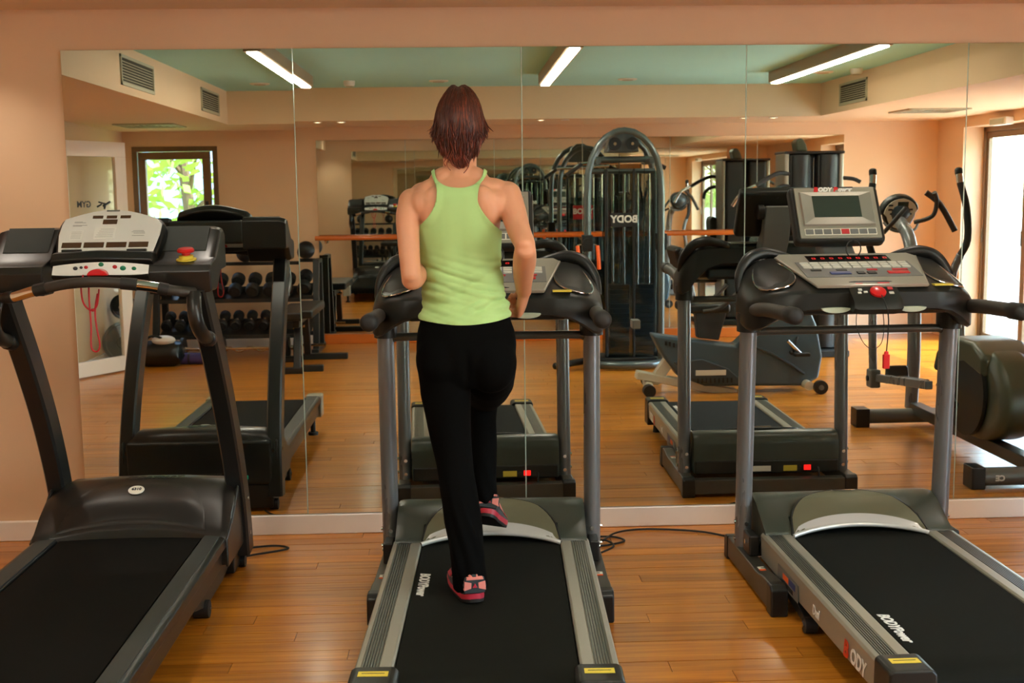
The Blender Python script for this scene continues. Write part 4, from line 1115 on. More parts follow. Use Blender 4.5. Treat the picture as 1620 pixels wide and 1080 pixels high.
hand(body, (1.597, 1.205, 1.295), (.10, .22, .05), (-1, .2, .0))
# neck and head
limb(body, [(1.7215, 1.285, 1.56, .060), (1.722, 1.27, 1.60, .0575), (1.7225, 1.252, 1.65, .0575), (1.724, 1.235, 1.70, .058), (1.725, 1.225, 1.75, .055)], 20)
HX, HD = 1.727, 1.205
blob(body, HX, HD + .012, 1.808, .073, .094, .090)
blob(body, HX, HD - .030, 1.765, .061, .066, .085)
blob(body, HX, HD - .040, 1.722, .046, .046, .042)
blob(body, HX, HD - .072, 1.695, .020, .018, .018)
blob(body, HX, HD - .098, 1.760, .0095, .012, .009)
body.tube([W(HX, HD - .084, 1.80), W(HX, HD - .094, 1.778), W(HX, HD - .102, 1.762)], [.006, .007, .008], 8, rnd=True)
for s in (-1, 1):
    blob(body, HX + s * .036, HD - .062, 1.752, .024, .022, .024)
    blob(body, HX + s * .030, HD - .086, 1.806, .024, .010, .006)
    e = []
    for k in range(9):
        a_ = math.radians(-120 + 260 * k / 8); e.append(W(HX + s * (.074 + .006 * math.sin(a_)), HD + .012 - .018 * math.cos(a_) * -1, 1.768 + .030 * math.sin(a_)))
    body.tube(e, .006, 8, rnd=True); blob(body, HX + s * .072, HD + .01, 1.765, .008, .016, .024)
# legs inside the trousers, feet inside the shoes
LLEG = [(1.648, 1.315, .985, .088), (1.661, 1.325, .86, .084), (1.669, 1.33, .775, .0765), (1.678, 1.335, .693, .0690), (1.686, 1.352, .631, .0650), (1.6925, 1.38, .571, .0625), (1.7035, 1.42, .493, .0640), (1.7165, 1.465, .397, .0625), (1.727, 1.495, .300, .0590), (1.735, 1.507, .238, .0610)]
RLEG = [(1.812, 1.315, .985, .094), (1.818, 1.25, .915, .088), (1.812, 1.13, .855, .080), (1.800, 1.02, .805, .066), (1.795, .975, .770, .058), (1.792, 1.00, .70, .052), (1.792, 1.035, .62, .050), (1.792, 1.065, .53, .045), (1.792, 1.088, .465, .0445), (1.792, 1.098, .432, .046)]
limb(body, lerp_pts([(x, d, z, r * .78 if i < 6 else r * (.74, .7, .55, .45)[i - 6]) for i, (x, d, z, r) in enumerate(LLEG)] + [(1.737, 1.505, .235, .030)], 3))
limb(body, lerp_pts([(x, d, z, r * .78 if i < 6 else r * (.8, .72, .6, .5)[i - 6]) for i, (x, d, z, r) in enumerate(RLEG)] + [(1.795, 1.10, .42, .028)], 3))
limb(body, [(1.737, 1.505, .25, .030), (1.733, 1.45, .232, .028), (1.722, 1.38, .218, .022)])
limb(body, [(1.795, 1.10, .43, .030), (1.800, 1.05, .40, .026), (1.81, .985, .36, .020)])
bo = mobj(fuse(body, .0042, 7, 'body'), 'body', M['skin'], woman)
for s in (-1, 1):
    e = G().ball(W(HX + s * .030, HD - .083, 1.790), (.0135, .0095, .0085), 14, 8).obj('eye', M['eye'], bo)
    G().ball(W(HX + s * .030, HD - .0915, 1.790), (.0055, .002, .0055), 12, 6).obj('iris', M['iris'], e)
    G().tube([W(HX + s * .014, HD - .096, 1.812), W(HX + s * .030, HD - .097, 1.817), W(HX + s * .048, HD - .086, 1.811)], [.003, .0035, .002], 6).obj('eyebrow', M['hair'], bo)
G().tube(smooth_path([W(HX - .021, HD - .086, 1.728), W(HX - .008, HD - .0955, 1.7305), W(HX, HD - .096, 1.7295), W(HX + .008, HD - .0955, 1.7305), W(HX + .021, HD - .086, 1.728)], 4), .0042, 8, rnd=True).obj('lips', M['lip'], bo)

# ---- clothes cut from a shell
def clip_mesh(me, gvals):
    """keep the part of a triangulated mesh where g > 0, cutting cleanly along g = 0"""
    bm = bmesh.new(); bm.from_mesh(me); bmesh.ops.triangulate(bm, faces=bm.faces)
    co = [v.co.copy() for v in bm.verts]; tris = [[v.index for v in f.verts] for f in bm.faces]; bm.free()
    vs, mp_, cut, fs = [], {}, {}, []
    def vi(i):
        if i not in mp_: mp_[i] = len(vs); vs.append(tuple(co[i]))
        return mp_[i]
    def ci(i, j):
        k = (min(i, j), max(i, j))
        if k not in cut:
            a, b_ = gvals[k[0]], gvals[k[1]]; t = a / (a - b_)
            cut[k] = len(vs); vs.append(tuple(co[k[0]].lerp(co[k[1]], t)))
        return cut[k]
    for t in tris:
        ins = [gvals[i] > 0 for i in t]; n = sum(ins)
        if n == 3: fs.append(tuple(vi(i) for i in t))
        elif n:
            poly = []
            for k in range(3):
                i, j = t[k], t[(k + 1) % 3]
                if ins[k]: poly.append(vi(i))
                if ins[k] != ins[(k + 1) % 3]: poly.append(ci(i, j))
            fs.append(tuple(poly))
    out = bpy.data.meshes.new('clip'); out.from_pydata(vs, [], fs); out.validate(); out.update()
    bm = bmesh.new(); bm.from_mesh(out); bmesh.ops.remove_doubles(bm, verts=bm.verts, dist=1e-5); bm.to_mesh(out); bm.free()
    return out
def sdf_poly(P, xz):
    P = np.array(P); n = len(P); best = np.full(len(xz), 1e9); inside = np.zeros(len(xz), bool)
    for i in range(n):
        a, b_ = P[i], P[(i + 1) % n]; ab = b_ - a; ap = xz - a
        t = np.clip((ap @ ab) / max(ab @ ab, 1e-12), 0, 1)
        best = np.minimum(best, np.linalg.norm(ap - t[:, None] * ab, axis=1))
        c = ((a[1] > xz[:, 1]) != (b_[1] > xz[:, 1])) & (xz[:, 0] < (b_[0] - a[0]) * (xz[:, 1] - a[1]) / ((b_[1] - a[1]) if abs(b_[1] - a[1]) > 1e-9 else 1e-9) + a[0])
        inside ^= c
    return np.where(inside, best, -best)
tg = torso_loft(G(), .0035, 1.05)
for s in (-1, 1):
    blob(tg, 1.7195 + s * .083, 1.352, 1.500, .056, .036, .078, s * -.25)
    blob(tg, 1.7195 + s * .100, 1.300, 1.556, .074, .052, .040, s * .42)
    blob(tg, 1.7195 + s * .060, 1.290, 1.585, .056, .046, .046, s * .6)
    blob(tg, 1.7195 + s * .070, 1.205, 1.40, .061, .047, .061)
tm = fuse(tg, .0055, 7, 'tank')
co = np.array([v.co[:] for v in tm.vertices]); nr = np.array([v.normal[:] for v in tm.vertices])
X, Yd, Z = co[:, 0] + ROOT.x, -(co[:, 1] + ROOT.y), co[:, 2] + ROOT.z
def bell(z, c, wd_): return np.exp(-((z - c) / wd_) ** 2)
disp = np.zeros(len(co))
for i, (px, zz) in enumerate(zip(X, Z)):
    q = Vector((px * 5, Yd[i] * 3, zz * 4))
    n_ = mnoise.noise(q); n2 = mnoise.noise(Vector((px * 9 + 5, 0, zz * 28)))
    ph = zz + .030 * n_ + .10 * (px - 1.73) ** 2
    low = math.exp(-((zz - 1.185) / .070) ** 2); mid = math.exp(-((zz - 1.285) / .05) ** 2)
    n3 = mnoise.noise(Vector((px * 3.3 + 9, 2, zz * 40 + 2.2 * math.sin(px * 9))))
    n4 = mnoise.noise(Vector((px * 4.1, 7, zz * 62 + 3.0 * math.sin(px * 7 + 1))))
    disp[i] = low * (.0013 * math.sin(ph * 2 * PI / .036) * (1 + n_) + .0120 * n3 + .0080 * n4) + mid * (.0070 * n3 + .0055 * n4) + .0012 * n_
    spine = math.exp(-((px - 1.722) / .030) ** 2) * (1 if nr[i, 1] < 0 else 0) * math.exp(-((zz - 1.33) / .16) ** 2)
    disp[i] -= .0065 * spine
tm.vertices.foreach_set('co', (co + nr * disp[:, None]).ravel())
def cr2(pts, n=6):
    return [(p[0], p[2]) for p in smooth_path([(a, 0, b_) for a, b_ in pts], n)]
armL = cr2([(1.50, 1.400), (1.556, 1.409), (1.578, 1.432), (1.612, 1.466), (1.636, 1.505), (1.6435, 1.54), (1.6425, 1.566), (1.6315, 1.597), (1.620, 1.66)])
armR = cr2([(1.822, 1.66), (1.809, 1.602), (1.789, 1.573), (1.781, 1.54), (1.782, 1.51), (1.805, 1.470), (1.84, 1.432), (1.868, 1.412), (1.94, 1.402)])
neck = cr2([(1.809, 1.66), (1.797, 1.602), (1.778, 1.578), (1.762, 1.5685), (1.735, 1.5625), (1.705, 1.5625), (1.678, 1.567), (1.657, 1.577), (1.642, 1.598), (1.632, 1.66)])
hem = cr2([(1.94, 1.128), (1.89, 1.126), (1.82, 1.113), (1.74, 1.1065), (1.66, 1.110), (1.57, 1.122), (1.50, 1.126)])
poly = armL + neck[::-1] + armR + hem
# neckline list runs right to left, so reverse it between the left and the right armhole
gv = sdf_poly(poly, np.stack([X, Z], 1))
tk = mobj(clip_mesh(tm, gv), 'tank_top', M['tank'], woman)
sm = tk.modifiers.new('thickness', 'SOLIDIFY'); sm.thickness = .003; sm.offset = 1
def edge_tube(pts2, name):
    """piping that follows a garment edge on the shell"""
    bvh = None
    return None
# trousers
tr = G()
rows = lerp_pts([(1.135, 1.7305, .1515, 1.296, .104, .102), (1.105, 1.732, .158, 1.298, .108, .110), (1.07, 1.734, .1685, 1.30, .111, .118), (1.02, 1.7345, .172, 1.305, .113, .122), (.97, 1.731, .166, 1.305, .112, .118), (.92, 1.728, .148, 1.305, .105, .105), (.885, 1.725, .12, 1.30, .09, .085)], 4)
tr.loft([ring(r[1], r[3], r[0], r[2], r[4], rb=r[5], n=36) for r in rows])
blob(tr, 1.650, 1.338, .985, .090, .090, .110, .08); blob(tr, 1.816, 1.344, .970, .0905, .096, .108, -.06)
limb(tr, lerp_pts(LLEG, 4), 22); limb(tr, lerp_pts(RLEG, 4), 22)
pm_ = fuse(tr, .0055, 18, 'trousers')
co = np.array([v.co[:] for v in pm_.vertices]); nr = np.array([v.normal[:] for v in pm_.vertices])
disp = np.zeros(len(co))
for i in range(len(co)):
    x, d_, z = co[i, 0] + ROOT.x, -(co[i, 1] + ROOT.y), co[i, 2] + ROOT.z
    n_ = mnoise.noise(Vector((x * 7, d_ * 5, z * 5)))
    n2 = mnoise.noise(Vector((x * 16, d_ * 16, z * 9 + 3)))
    thigh = math.exp(-((z - .86) / .03) ** 2) * (1 if x < 1.75 else .4)
    calf = max(0, min(1, (.62 - z) / .2))
    disp[i] = .003 * n_ + thigh * .0035 * n2 * 2 * (1 if d_ > 1.2 else 0) + calf * (.0045 * n2 + .003 * math.sin((x * 1.0 + .25 * z + .02 * n_) * 2 * PI / .045)) + .0015 * n2
    crease = math.exp(-((x - 1.734 - .0 * z) / .012) ** 2) * math.exp(-((z - .96) / .055) ** 2) * (1 if nr[i, 1] < 0 else 0)
    disp[i] -= .010 * crease
pm_.vertices.foreach_set('co', (co + nr * disp[:, None]).ravel())
mobj(pm_, 'trousers', M['trouser'], woman)
# ---- hair
HAIR = [(1.9125, 1.722, .016, 1.215, .030, .030), (1.903, 1.724, .030, 1.215, .055, .060), (1.886, 1.7255, .0455, 1.215, .078, .085), (1.862, 1.725, .0605, 1.215, .090, .103), (1.835, 1.7235, .0715, 1.218, .086, .116), (1.793, 1.723, .0815, 1.235, .056, .112), (1.755, 1.7215, .0835, 1.255, .065, .098), (1.728, 1.7205, .0745, 1.262, .055, .084), (1.703, 1.721, .060, 1.268, .046, .070), (1.676, 1.7225, .046, 1.275, .036, .058), (1.650, 1.724, .030, 1.282, .028, .048), (1.632, 1.727, .012, 1.29, .02, .034)]
rows = lerp_pts(HAIR, 5)
hg = G()
def hair_pt(a, row, off=0.0):
    z, x, rx, d_, rf, rb = row
    c, s_ = math.cos(a), math.sin(a)
    notch = .010 * math.exp(-((c * rx) / .010) ** 2) * max(0, min(1, (z - 1.84) / .05))
    return Vector(W(x + (rx + off) * c, d_ + s_ * ((rb if s_ > 0 else rf) + off), z - notch))
hg.loft([[tuple(hair_pt(2 * PI * k / 40, r, .0015 * math.sin(k * 2.9) + .0012 * math.sin(k * 7.1))) for k in range(40)] for r in rows])
hr = hg.obj('hair', M['hair'], woman, angle=180)
rnd = random.Random(21)
def strand(g, a0, i0, i1, drift, r, flick, wob):
    pts, n = [], 9
    for k in range(n):
        t = k / (n - 1); u = i0 + (i1 - i0) * t; i = int(min(u, len(rows) - 1.001)); fr_ = u - i
        row = tuple(np.array(rows[i]) * (1 - fr_) + np.array(rows[i + 1]) * fr_)
        a = a0 + drift * t * t + wob * math.sin(t * 5 + a0 * 9)
        e = max(0, t - .72) / .28
        p = hair_pt(a, row, .0015 + .002 * rnd.random() + flick * e ** 1.5)
        p.z -= e * .006
        if e > .6 and flick > .012: p.z += .010 * (e - .6) * 2
        pts.append(tuple(p))
    g.tube(pts, [r * (.7 + .6 * math.sin(PI * min(1, .15 + k / (n - 1) * .75))) if k < n - 1 else r * .25 for k in range(n)], 5)
for nm, m_, cnt, rr in (('hair_strands', M['hair'], 420, .0019), ('hair_strands', M['hair2'], 190, .0016)):
    g = G()
    for k in range(cnt):
        a0 = rnd.uniform(-.35, PI + .35)
        strand(g, a0, rnd.uniform(1, 16), rnd.uniform(30, 48), rnd.gauss(0, .10) + (.12 if a0 < PI / 2 else -.12) * rnd.random(), rr * rnd.uniform(.7, 1.3), max(0, rnd.gauss(.006, .008)) + (.010 if rnd.random() < .30 else 0), rnd.uniform(0, .07))
    for k in range(60):                     # loose flicked ends at both sides
        s = rnd.choice((-1, 1)); a0 = PI / 2 - s * rnd.uniform(.7, 1.45)
        strand(g, a0, rnd.uniform(20, 28), rnd.uniform(32, 38), -s * -.05, rr * .8, rnd.uniform(.006, .022), .06)
    for k in range(110):                    # the tail over the nape
        a0 = PI / 2 + rnd.gauss(0, .55)
        strand(g, a0, rnd.uniform(18, 30), rnd.uniform(46, 54.9), rnd.gauss(0, .3), rr * rnd.uniform(.7, 1.2), max(0, rnd.gauss(.002, .006)), .08)
    g.obj(nm, m_, hr, kind='stuff', angle=180)
g = G()
for (x0, x1, z1, cv) in ((1.70, 1.692, 1.62, -.012), (1.715, 1.728, 1.605, .02), (1.725, 1.735, 1.632, .016), (1.74, 1.742, 1.645, -.006), (1.69, 1.676, 1.635, -.01), (1.708, 1.722, 1.625, -.014)):
    g.tube(smooth_path([W(x0, 1.335, 1.69), W(x0 + cv, 1.337, 1.665), W((x0 + x1) / 2 + cv * 1.4, 1.33, (1.66 + z1) / 2), W(x1, 1.322, z1)], 5), [.0016] * 15 + [.0006], 5)
g.obj('nape_wisps', M['hair2'], hr, kind='stuff', angle=180)
# ---- running shoes
def shoe(name_label, mx):
    g = G()
    def outline(y): # half widths left/right at length fraction
        t = y
        wl = .036 + .010 * math.sin(PI * min(1, max(0, (t - .2) / .8))) ** 1
        wl *= math.sqrt(max(0.0, 1 - ((t - .5) / .52) ** 8))
        return max(wl, .004)
    L_ = .262
    def sect(t, z0, z1, k, n=12, top=1.0):
        w_ = outline(t) * k; y = t * L_
        return y, w_
    ys = [0, .012, .04, .10, .22, .38, .55, .70, .82, .92, .975, 1.0]
    def hw(t):
        base = .0365 + (.0115 * math.sin(PI * min(1, max(0, (t - .25) / .95))))
        end = math.sqrt(max(0, 1 - ((.16 - t) / .17) ** 2)) if t < .16 else 1
        end *= math.sqrt(max(0, 1 - ((t - .80) / .205) ** 2)) if t > .80 else 1
        return max(base * end, .006)
    def spring(t): return .018 * max(0, (t - .72) / .28) ** 1.6 + .006 * max(0, (.12 - t) / .12)
    def slab(z0, z1, k0, k1):
        rings = []
        for t in ys:
            h = hw(t); y = t * L_; c = -.006 * math.sin(PI * t)
            sp = spring(t)
            rings.append([(c - h * k0, y, z0 + sp), (c + h * k0, y, z0 + sp), (c + h * k1, y, z0 + (z1 - z0) * .5 + sp), (c + h * k1 * .97, y, z1 + sp * .8), (c - h * k1 * .97, y, z1 + sp * .8), (c - h * k1, y, z0 + (z1 - z0) * .5 + sp)])
        return G().loft(rings, mx=mx)
    so_ = slab(0, .012, .95, 1.0).obj('outsole', M['rubber'], woman, angle=40)
    tp = [('shoe_sole', slab(.010, .028, 1.0, 1.02), M['shoe_red'])]
    sole = tp[0][1].obj('shoe_sole', M['shoe_red'], woman, angle=45, label='crimson midsole of a running shoe')
    so_.parent = sole
    H = [.070, .085, .088, .086, .092, .085, .068, .056, .050, .043, .034, .024]
    rings = []
    for t, hgt in zip(ys, H):
        h = hw(t) * 1.0; y = t * L_ + (.004 if t < .02 else 0); c = -.006 * math.sin(PI * t); z0 = .026 + spring(t) * .8
        hi = max(hgt, z0 + .006); tw = .62 if t < .45 else .62 + .2 * (t - .45)
        rings.append([(c + h * math.copysign(abs(math.cos(q)) ** .75, math.cos(q)) * (1 - (1 - tw) * max(0, math.sin(q)) ** 1.2), y + (-.004 * math.sin(q) if t < .02 else 0), z0 + (hi - z0) * (max(0, math.sin(q)) ** .85)) for q in [PI * k / 12 for k in range(13)]] + [(c - h * .5, y, z0 - .004), (c + h * .5, y, z0 - .004)])
    up = G().loft(rings, mx=mx).obj('shoe_upper', M['shoe_dark'], woman, angle=70)
    # panels on the heel and the flanks
    def onup(t, q, off):
        h = hw(t) ; c = -.006 * math.sin(PI * t); z0 = .032 + spring(t) * .8
        i = max(j for j in range(len(ys)) if ys[j] <= t); j = min(i + 1, len(ys) - 1)
        f_ = 0 if ys[j] == ys[i] else (t - ys[i]) / (ys[j] - ys[i]); hi = H[i] + (H[j] - H[i]) * f_
        tw = .62 if t < .45 else .62 + .2 * (t - .45)
        x = h * math.copysign(abs(math.cos(q)) ** .75, math.cos(q)) * (1 - (1 - tw) * max(0, math.sin(q)) ** 1.2)
        p = Vector((c + x, t * L_, z0 + (hi - z0) * (max(0, math.sin(q)) ** .85)))
        n_ = Vector((math.cos(q), -.35 if t < .1 else 0, math.sin(q) * .5)).normalized()
        return tuple(mx @ (p + n_ * off))
    def patch(nm, t0, t1, q0, q1, m_, off=.0016):
        vs = [onup(t0 + (t1 - t0) * u / 6, q0 + (q1 - q0) * v / 4, off * (0.4 if u in (0, 6) or v in (0, 4) else 1)) for v in range(5) for u in range(7)]
        fs = [(j * 7 + i, j * 7 + i + 1, (j + 1) * 7 + i + 1, (j + 1) * 7 + i) for j in range(4) for i in range(6)]
        o = G().add(vs, fs).obj(nm, m_, up, angle=80); md = o.modifiers.new('thickness', 'SOLIDIFY'); md.thickness = .0016; md.offset = 0
        return o
    for s in (0, 1):
        f_ = (lambda q: q) if s == 0 else (lambda q: PI - q)
        patch('side_panel', .02, .14, f_(.25), f_(.80), M['shoe_pink']); patch('side_panel', .30, .52, f_(.25), f_(.75), M['shoe_pink']); patch('side_panel', .58, .80, f_(.2), f_(.6), M['shoe_red'])
        patch('collar_trim', .02, .30, f_(1.02), f_(1.25), M['shoe_pink'])
    # heel counter: pink band, red triangle
    def heel(nm, pts, m_, off):
        vs = [tuple(mx @ Vector((x, -off, z))) for x, z in pts] + [tuple(mx @ Vector((x, .010, z))) for x, z in pts]
        n = len(pts); G().add(vs, [tuple(range(n)), tuple(reversed(range(n, 2 * n)))] + [(i, (i + 1) % n, n + (i + 1) % n, n + i) for i in range(n)]).obj(nm, m_, up, bevel=.0015)
    heel('heel_counter', [(-.030, .036), (.030, .036), (.034, .058), (.028, .082), (-.028, .082), (-.034, .058)], M['shoe_dark'], .003)
    heel('heel_trim', [(-.026, .076), (.026, .076), (.024, .083), (-.024, .083)], M['shoe_pink'], .005)
    heel('heel_patch', [(-.033, .044), (-.011, .050), (-.010, .067), (-.031, .072)], M['shoe_pink'], .0048)
    heel('heel_patch', [(.011, .050), (.033, .044), (.031, .072), (.010, .067)], M['shoe_pink'], .0048)
    heel('heel_emblem', [(-.008, .052), (.008, .052), (0, .066)], M['shoe_red'], .0056)
    # laces
    for k in range(5):
        t = .50 + k * .055
        G().tube([onup(t, 1.0, .003), onup(t, PI / 2, .004), onup(t, PI - 1.0, .003)], .0025, 6).obj('lace', M['shoe_red'], up)
mxl = Matrix.Translation(W(1.747, 1.575, .1975)) @ Matrix.Rotation(.16, 4, 'Z') @ Matrix.Scale(1.12, 4)
shoe('left', mxl)
mxr = Matrix.Translation(W(1.796, 1.150, .372)) @ Matrix.Rotation(-.16, 4, 'Z') @ Matrix.Rotation(-.42, 4, 'X') @ Matrix.Rotation(.12, 4, 'Y') @ Matrix.Scale(1.08, 4)
shoe('right', mxr)
# ------------------------------------------------------------------ the rest of the gym, seen in the mirror
class Kit:
    """a thing whose parts are given in room coordinates (x, distance from the mirror wall, height)"""
    def __init__(s, name, label, cat, x, d, group=None):
        s.o = thing(name, label, cat, (x, -d, 0), 0, group); s.x, s.d = x, d
    def p(s, x, d, z): return (x - s.x, -d + s.d, z)
    def tube(s, name, pts, r, m, par=None, n=12, sm=0, rnd=False, bevel=0):
        P = [s.p(*q) for q in pts]
        if sm: P = smooth_path(P, sm)
        return G().tube(P, r if not isinstance(r, (list, tuple)) else [r[0] + (r[1] - r[0]) * i / (len(P) - 1) for i in range(len(P))], n, rnd=rnd).obj(name, m, par or s.o)
    def box(s, name, x0, x1, d0, d1, z0, z1, m, par=None, bevel=.006, seg=2):
        return G().box(x0 - s.x, x1 - s.x, -d1 + s.d, -d0 + s.d, z0, z1).obj(name, m, par or s.o, bevel=bevel, seg=seg)
    def side(s, name, poly, d0, d1, m, par=None, bevel=.006, seg=2):       # polygon in x, z extruded along d
        return G().prism([(x - s.x, z) for x, z in poly], 'y', -d1 + s.d, -d0 + s.d).obj(name, m, par or s.o, bevel=bevel, seg=seg)
    def prof(s, name, poly, x0, x1, m, par=None, bevel=.006, seg=2):       # polygon in d, z extruded along x
        return G().prism([(-d + s.d, z) for d, z in poly], 'x', x0 - s.x, x1 - s.x).obj(name, m, par or s.o, bevel=bevel, seg=seg)
    def ball(s, name, c, r, m, par=None): return G().ball(s.p(*c), r, 20, 12).obj(name, m, par or s.o)

# ---- dumbbell rack and its dumbbells
RK = Kit('dumbbell_rack', 'black two-tier dumbbell rack standing along the back wall under the window', 'rack', -.48, 6.52)
for x in (-1.24, .30):
    RK.prof('end_frame', [(6.22, .0), (6.28, .0), (6.50, .86), (6.72, .86), (6.72, .90), (6.44, .90)], x - .03, x + .03, M['blackm'])
    RK.box('rear_post', x - .03, x + .03, 6.68, 6.74, 0, .88, M['blackm'])
    RK.box('foot', x - .035, x + .035, 6.16, 6.80, .0, .05, M['blackm'])
for zf, zb in ((.54, .64), (.20, .32)):
    for d, z in ((6.28 + (.10 if zf > .4 else 0), zf), (6.60, zb)):
        RK.box('shelf_rail', -1.22, .28, d - .025, d + .025, z - .02, z + .02, M['blackm'])
    RK.prof('shelf_tray', [(6.26 + (.10 if zf > .4 else 0), zf + .005), (6.26 + (.10 if zf > .4 else 0), zf + .02), (6.63, zb + .022), (6.63, zb + .006)], -1.20, .26, M['black'])
RK.tube('top_rail', [(-1.24, 6.70, .88), (.30, 6.70, .88)], .018, M['blackm'])
def dumbbell(r, ln):
    t = thing('dumbbell', 'x', 'dumbbell', (0, 0, 0))
    for s in (-1, 1):
        G().lathe([(.001, 0), (r * .82, 0), (r, .012), (r, ln * .8), (r * .82, ln), (.001, ln)], 20, Matrix.Translation((0, s * .065 - (ln if s < 0 else 0), 0)) @ Matrix.Rotation(-PI / 2, 4, 'X') @ Matrix.Scale(1, 4)
                  if False else Matrix.Translation((0, s * .062 + (0 if s > 0 else -ln), 0)) @ Matrix.Rotation(-PI / 2, 4, 'X')).obj('head', M['rubber'], t)
        G().lathe([(.001, 0), (r * .42, 0), (r * .42, .003), (.001, .003)], 16, Matrix.Translation((0, s * (.062 + ln + .0015) - .0015, 0)) @ Matrix.Rotation(-PI / 2, 4, 'X')).obj('end_disc', M['iron'], t)
    G().tube([(0, -.066, 0), (0, 0, 0), (0, .066, 0)], [.014, .017, .014], 12).obj('handle', M['chrome'], t)
    return t
ORD = ('first', 'second', 'third', 'fourth', 'fifth', 'sixth', 'seventh', 'eighth', 'ninth', 'tenth', 'eleventh')
for tier, (n, r, ln, zf, zb, d0, d1, word) in enumerate(((11, .052, .075, .20, .32, 6.28, 6.60, 'lower'), (9, .066, .09, .54, .64, 6.38, 6.60, 'upper'))):
    src = dumbbell(r, ln)
    for k in range(n):
        o = src if k == 0 else copy_tree(src)
        x = -1.15 + k * 1.33 / (n - 1)
        dm = (d0 + d1) / 2 + .01; sl = math.atan2(zb - zf, d1 - d0)
        o.location = (x, -dm, (zf + zb) / 2 + .024 + r + .004); o.rotation_euler = (-sl, 0, 0)
        o['label'] = 'black dumbbell, %s from the window end on the %s tier of the rack' % (ORD[k], word)
        o['group'] = 'dumbbells on the %s tier' % word
for x, m_, lb in ((.18, M['iron'], 'dark medicine ball at the mirror end of the rack top'), (-.42, M['rubber'], 'black medicine ball in the middle of the rack top')):
    t = thing('medicine_ball', lb, 'ball', (x, -6.66, .985))
    G().ball((0, 0, 0), .088, 20, 14).obj('ball', m_, t); G().tube([(.0885 * math.cos(2 * PI * k / 24), .0885 * math.sin(2 * PI * k / 24), 0) for k in range(24)], .003, 6, closed=True).obj('seam', M['black'], t)

# ---- bench, bars, bag, mat, plates
BN = Kit('weight_bench', 'flat black weight bench on T-shaped feet before the dumbbell rack', 'bench', .27, 5.5)
BN.box('pad', .10, .43, 5.0, 5.95, .47, .545, M['black'], bevel=.02, seg=3)
BN.prof('spine', [(5.10, .40), (5.10, .46), (5.90, .46), (5.90, .40)], .24, .30, M['blackm'])
BN.prof('front_post', [(5.20, .42), (5.28, .42), (5.14, .05), (5.06, .05)], .24, .30, M['blackm'])
BN.prof('rear_post', [(5.70, .42), (5.78, .42), (5.90, .05), (5.82, .05)], .24, .30, M['blackm'])
BN.box('front_foot', .06, .50, 5.06, 5.13, .0, .055, M['blackm']); BN.box('rear_foot', .02, .64, 5.83, 5.91, .0, .055, M['blackm'])
BN.tube('pivot_bolt', [(.22, 5.30, .38), (.32, 5.30, .38)], .016, M['chrome'])
def bar(label, x0, x1, d, z, r, plates, wavy=False):
    K = Kit('barbell', label, 'barbell', (x0 + x1) / 2, d, 'barbells on the floor')
    n = 24; K.tube('bar', [(x0 + (x1 - x0) * k / n, d, z + (.02 * math.sin(k * PI / 3) if wavy and 5 < k < 19 else 0)) for k in range(n + 1)], .0125, M['chrome'], n=10)
    for x in plates:
        o = K.tube('plate', [(x - .014, d, z), (x + .014, d, z)], r, M['iron'], n=28)
        K.tube('hub', [(x - .022, d, z), (x + .022, d, z)], .025, M['chrome'], o); K.tube('collar', [(x + .03, d, z), (x + .05, d, z)], .022, M['chrome'], o)
bar('straight chrome barbell with small plates lying before the dumbbell rack', -1.10, .42, 6.02, .115, .115, (-.92, -.55, .06, .14))
bar('wavy chrome curl bar lying close to the feet of the dumbbell rack', -.80, .02, 6.27, .075, .075, (-.70, -.06), True)
t = thing('gym_bag', 'black gym bag with a white towel on top beside the white door', 'bag', (-1.06, -5.72, 0))
G().loft([[(x + .012 * math.sin(5 * k + x * 30), .13 * q * math.cos(2 * PI * k / 14), .118 + .118 * q * math.sin(2 * PI * k / 14) * (1 + .12 * math.sin(3 * k + x * 9))) for k in range(14)] for x, q in ((-.20, .55), (-.19, .86), (-.12, .98), (0, 1.0), (.11, .97), (.18, .86), (.195, .5))]).obj('body', M['black'], t, angle=60); G().ball((.04, .03, .245), (.11, .085, .045), 14, 8).obj('towel', M['white'], t)
G().tube(smooth_path([(-.12, .05, .22), (-.08, .09, .28), (.0, .10, .29), (.08, .06, .23)], 5), .012, 8).obj('strap', M['black'], t)
M['mat'] = mat('violet_foam', (60, 46, 96), .7, vary=.1)
t = thing('rolled_mat', 'small rolled violet mat on the floor before the dumbbell rack', 'mat', (-.78, -5.82, .055))
g = G()
for k in range(3): g.tube([(-.14, 0, 0), (.14, 0, 0)], .054 - k * .016, 20)
g.obj('roll', M['mat'], t); G().tube([(-.05, 0, 0), (-.03, 0, 0)], .056, 20).obj('band', M['black'], t)
t = thing('weight_plate', 'large grey weight plate leaning behind the open white door', 'weight plate', (-1.46, -5.98, .20), 0)
def plate(par, r, m_, mx):
    o = G().lathe([(.001, -.012), (r * .3, -.016), (r * .34, -.008), (r * .82, -.008), (r * .86, -.018), (r, -.018), (r, .018), (r * .86, .018), (r * .82, .008), (r * .34, .008), (r * .3, .016), (.001, .012)], 36, mx)
    return o.obj('disc', m_, par)
plate(t, .195, M['grey2'], Matrix.Rotation(PI / 2 + .12, 4, 'X')); G().tube([(0, -.022, 0), (0, .022, 0)], .026, 14).obj('bore', M['black'], t)
t = thing('weight_plate', 'dark weight plate on the post behind the open white door', 'weight plate', (-1.50, -6.16, .52), 0)
plate(t, .12, M['iron'], Matrix.Rotation(PI / 2, 4, 'X')); G().tube([(0, -.024, 0), (0, .024, 0)], .022, 14).obj('bore', M['chrome'], t)
PT = Kit('plate_tree', 'black plate storage post behind the open white door', 'stand', -1.50, 6.24)
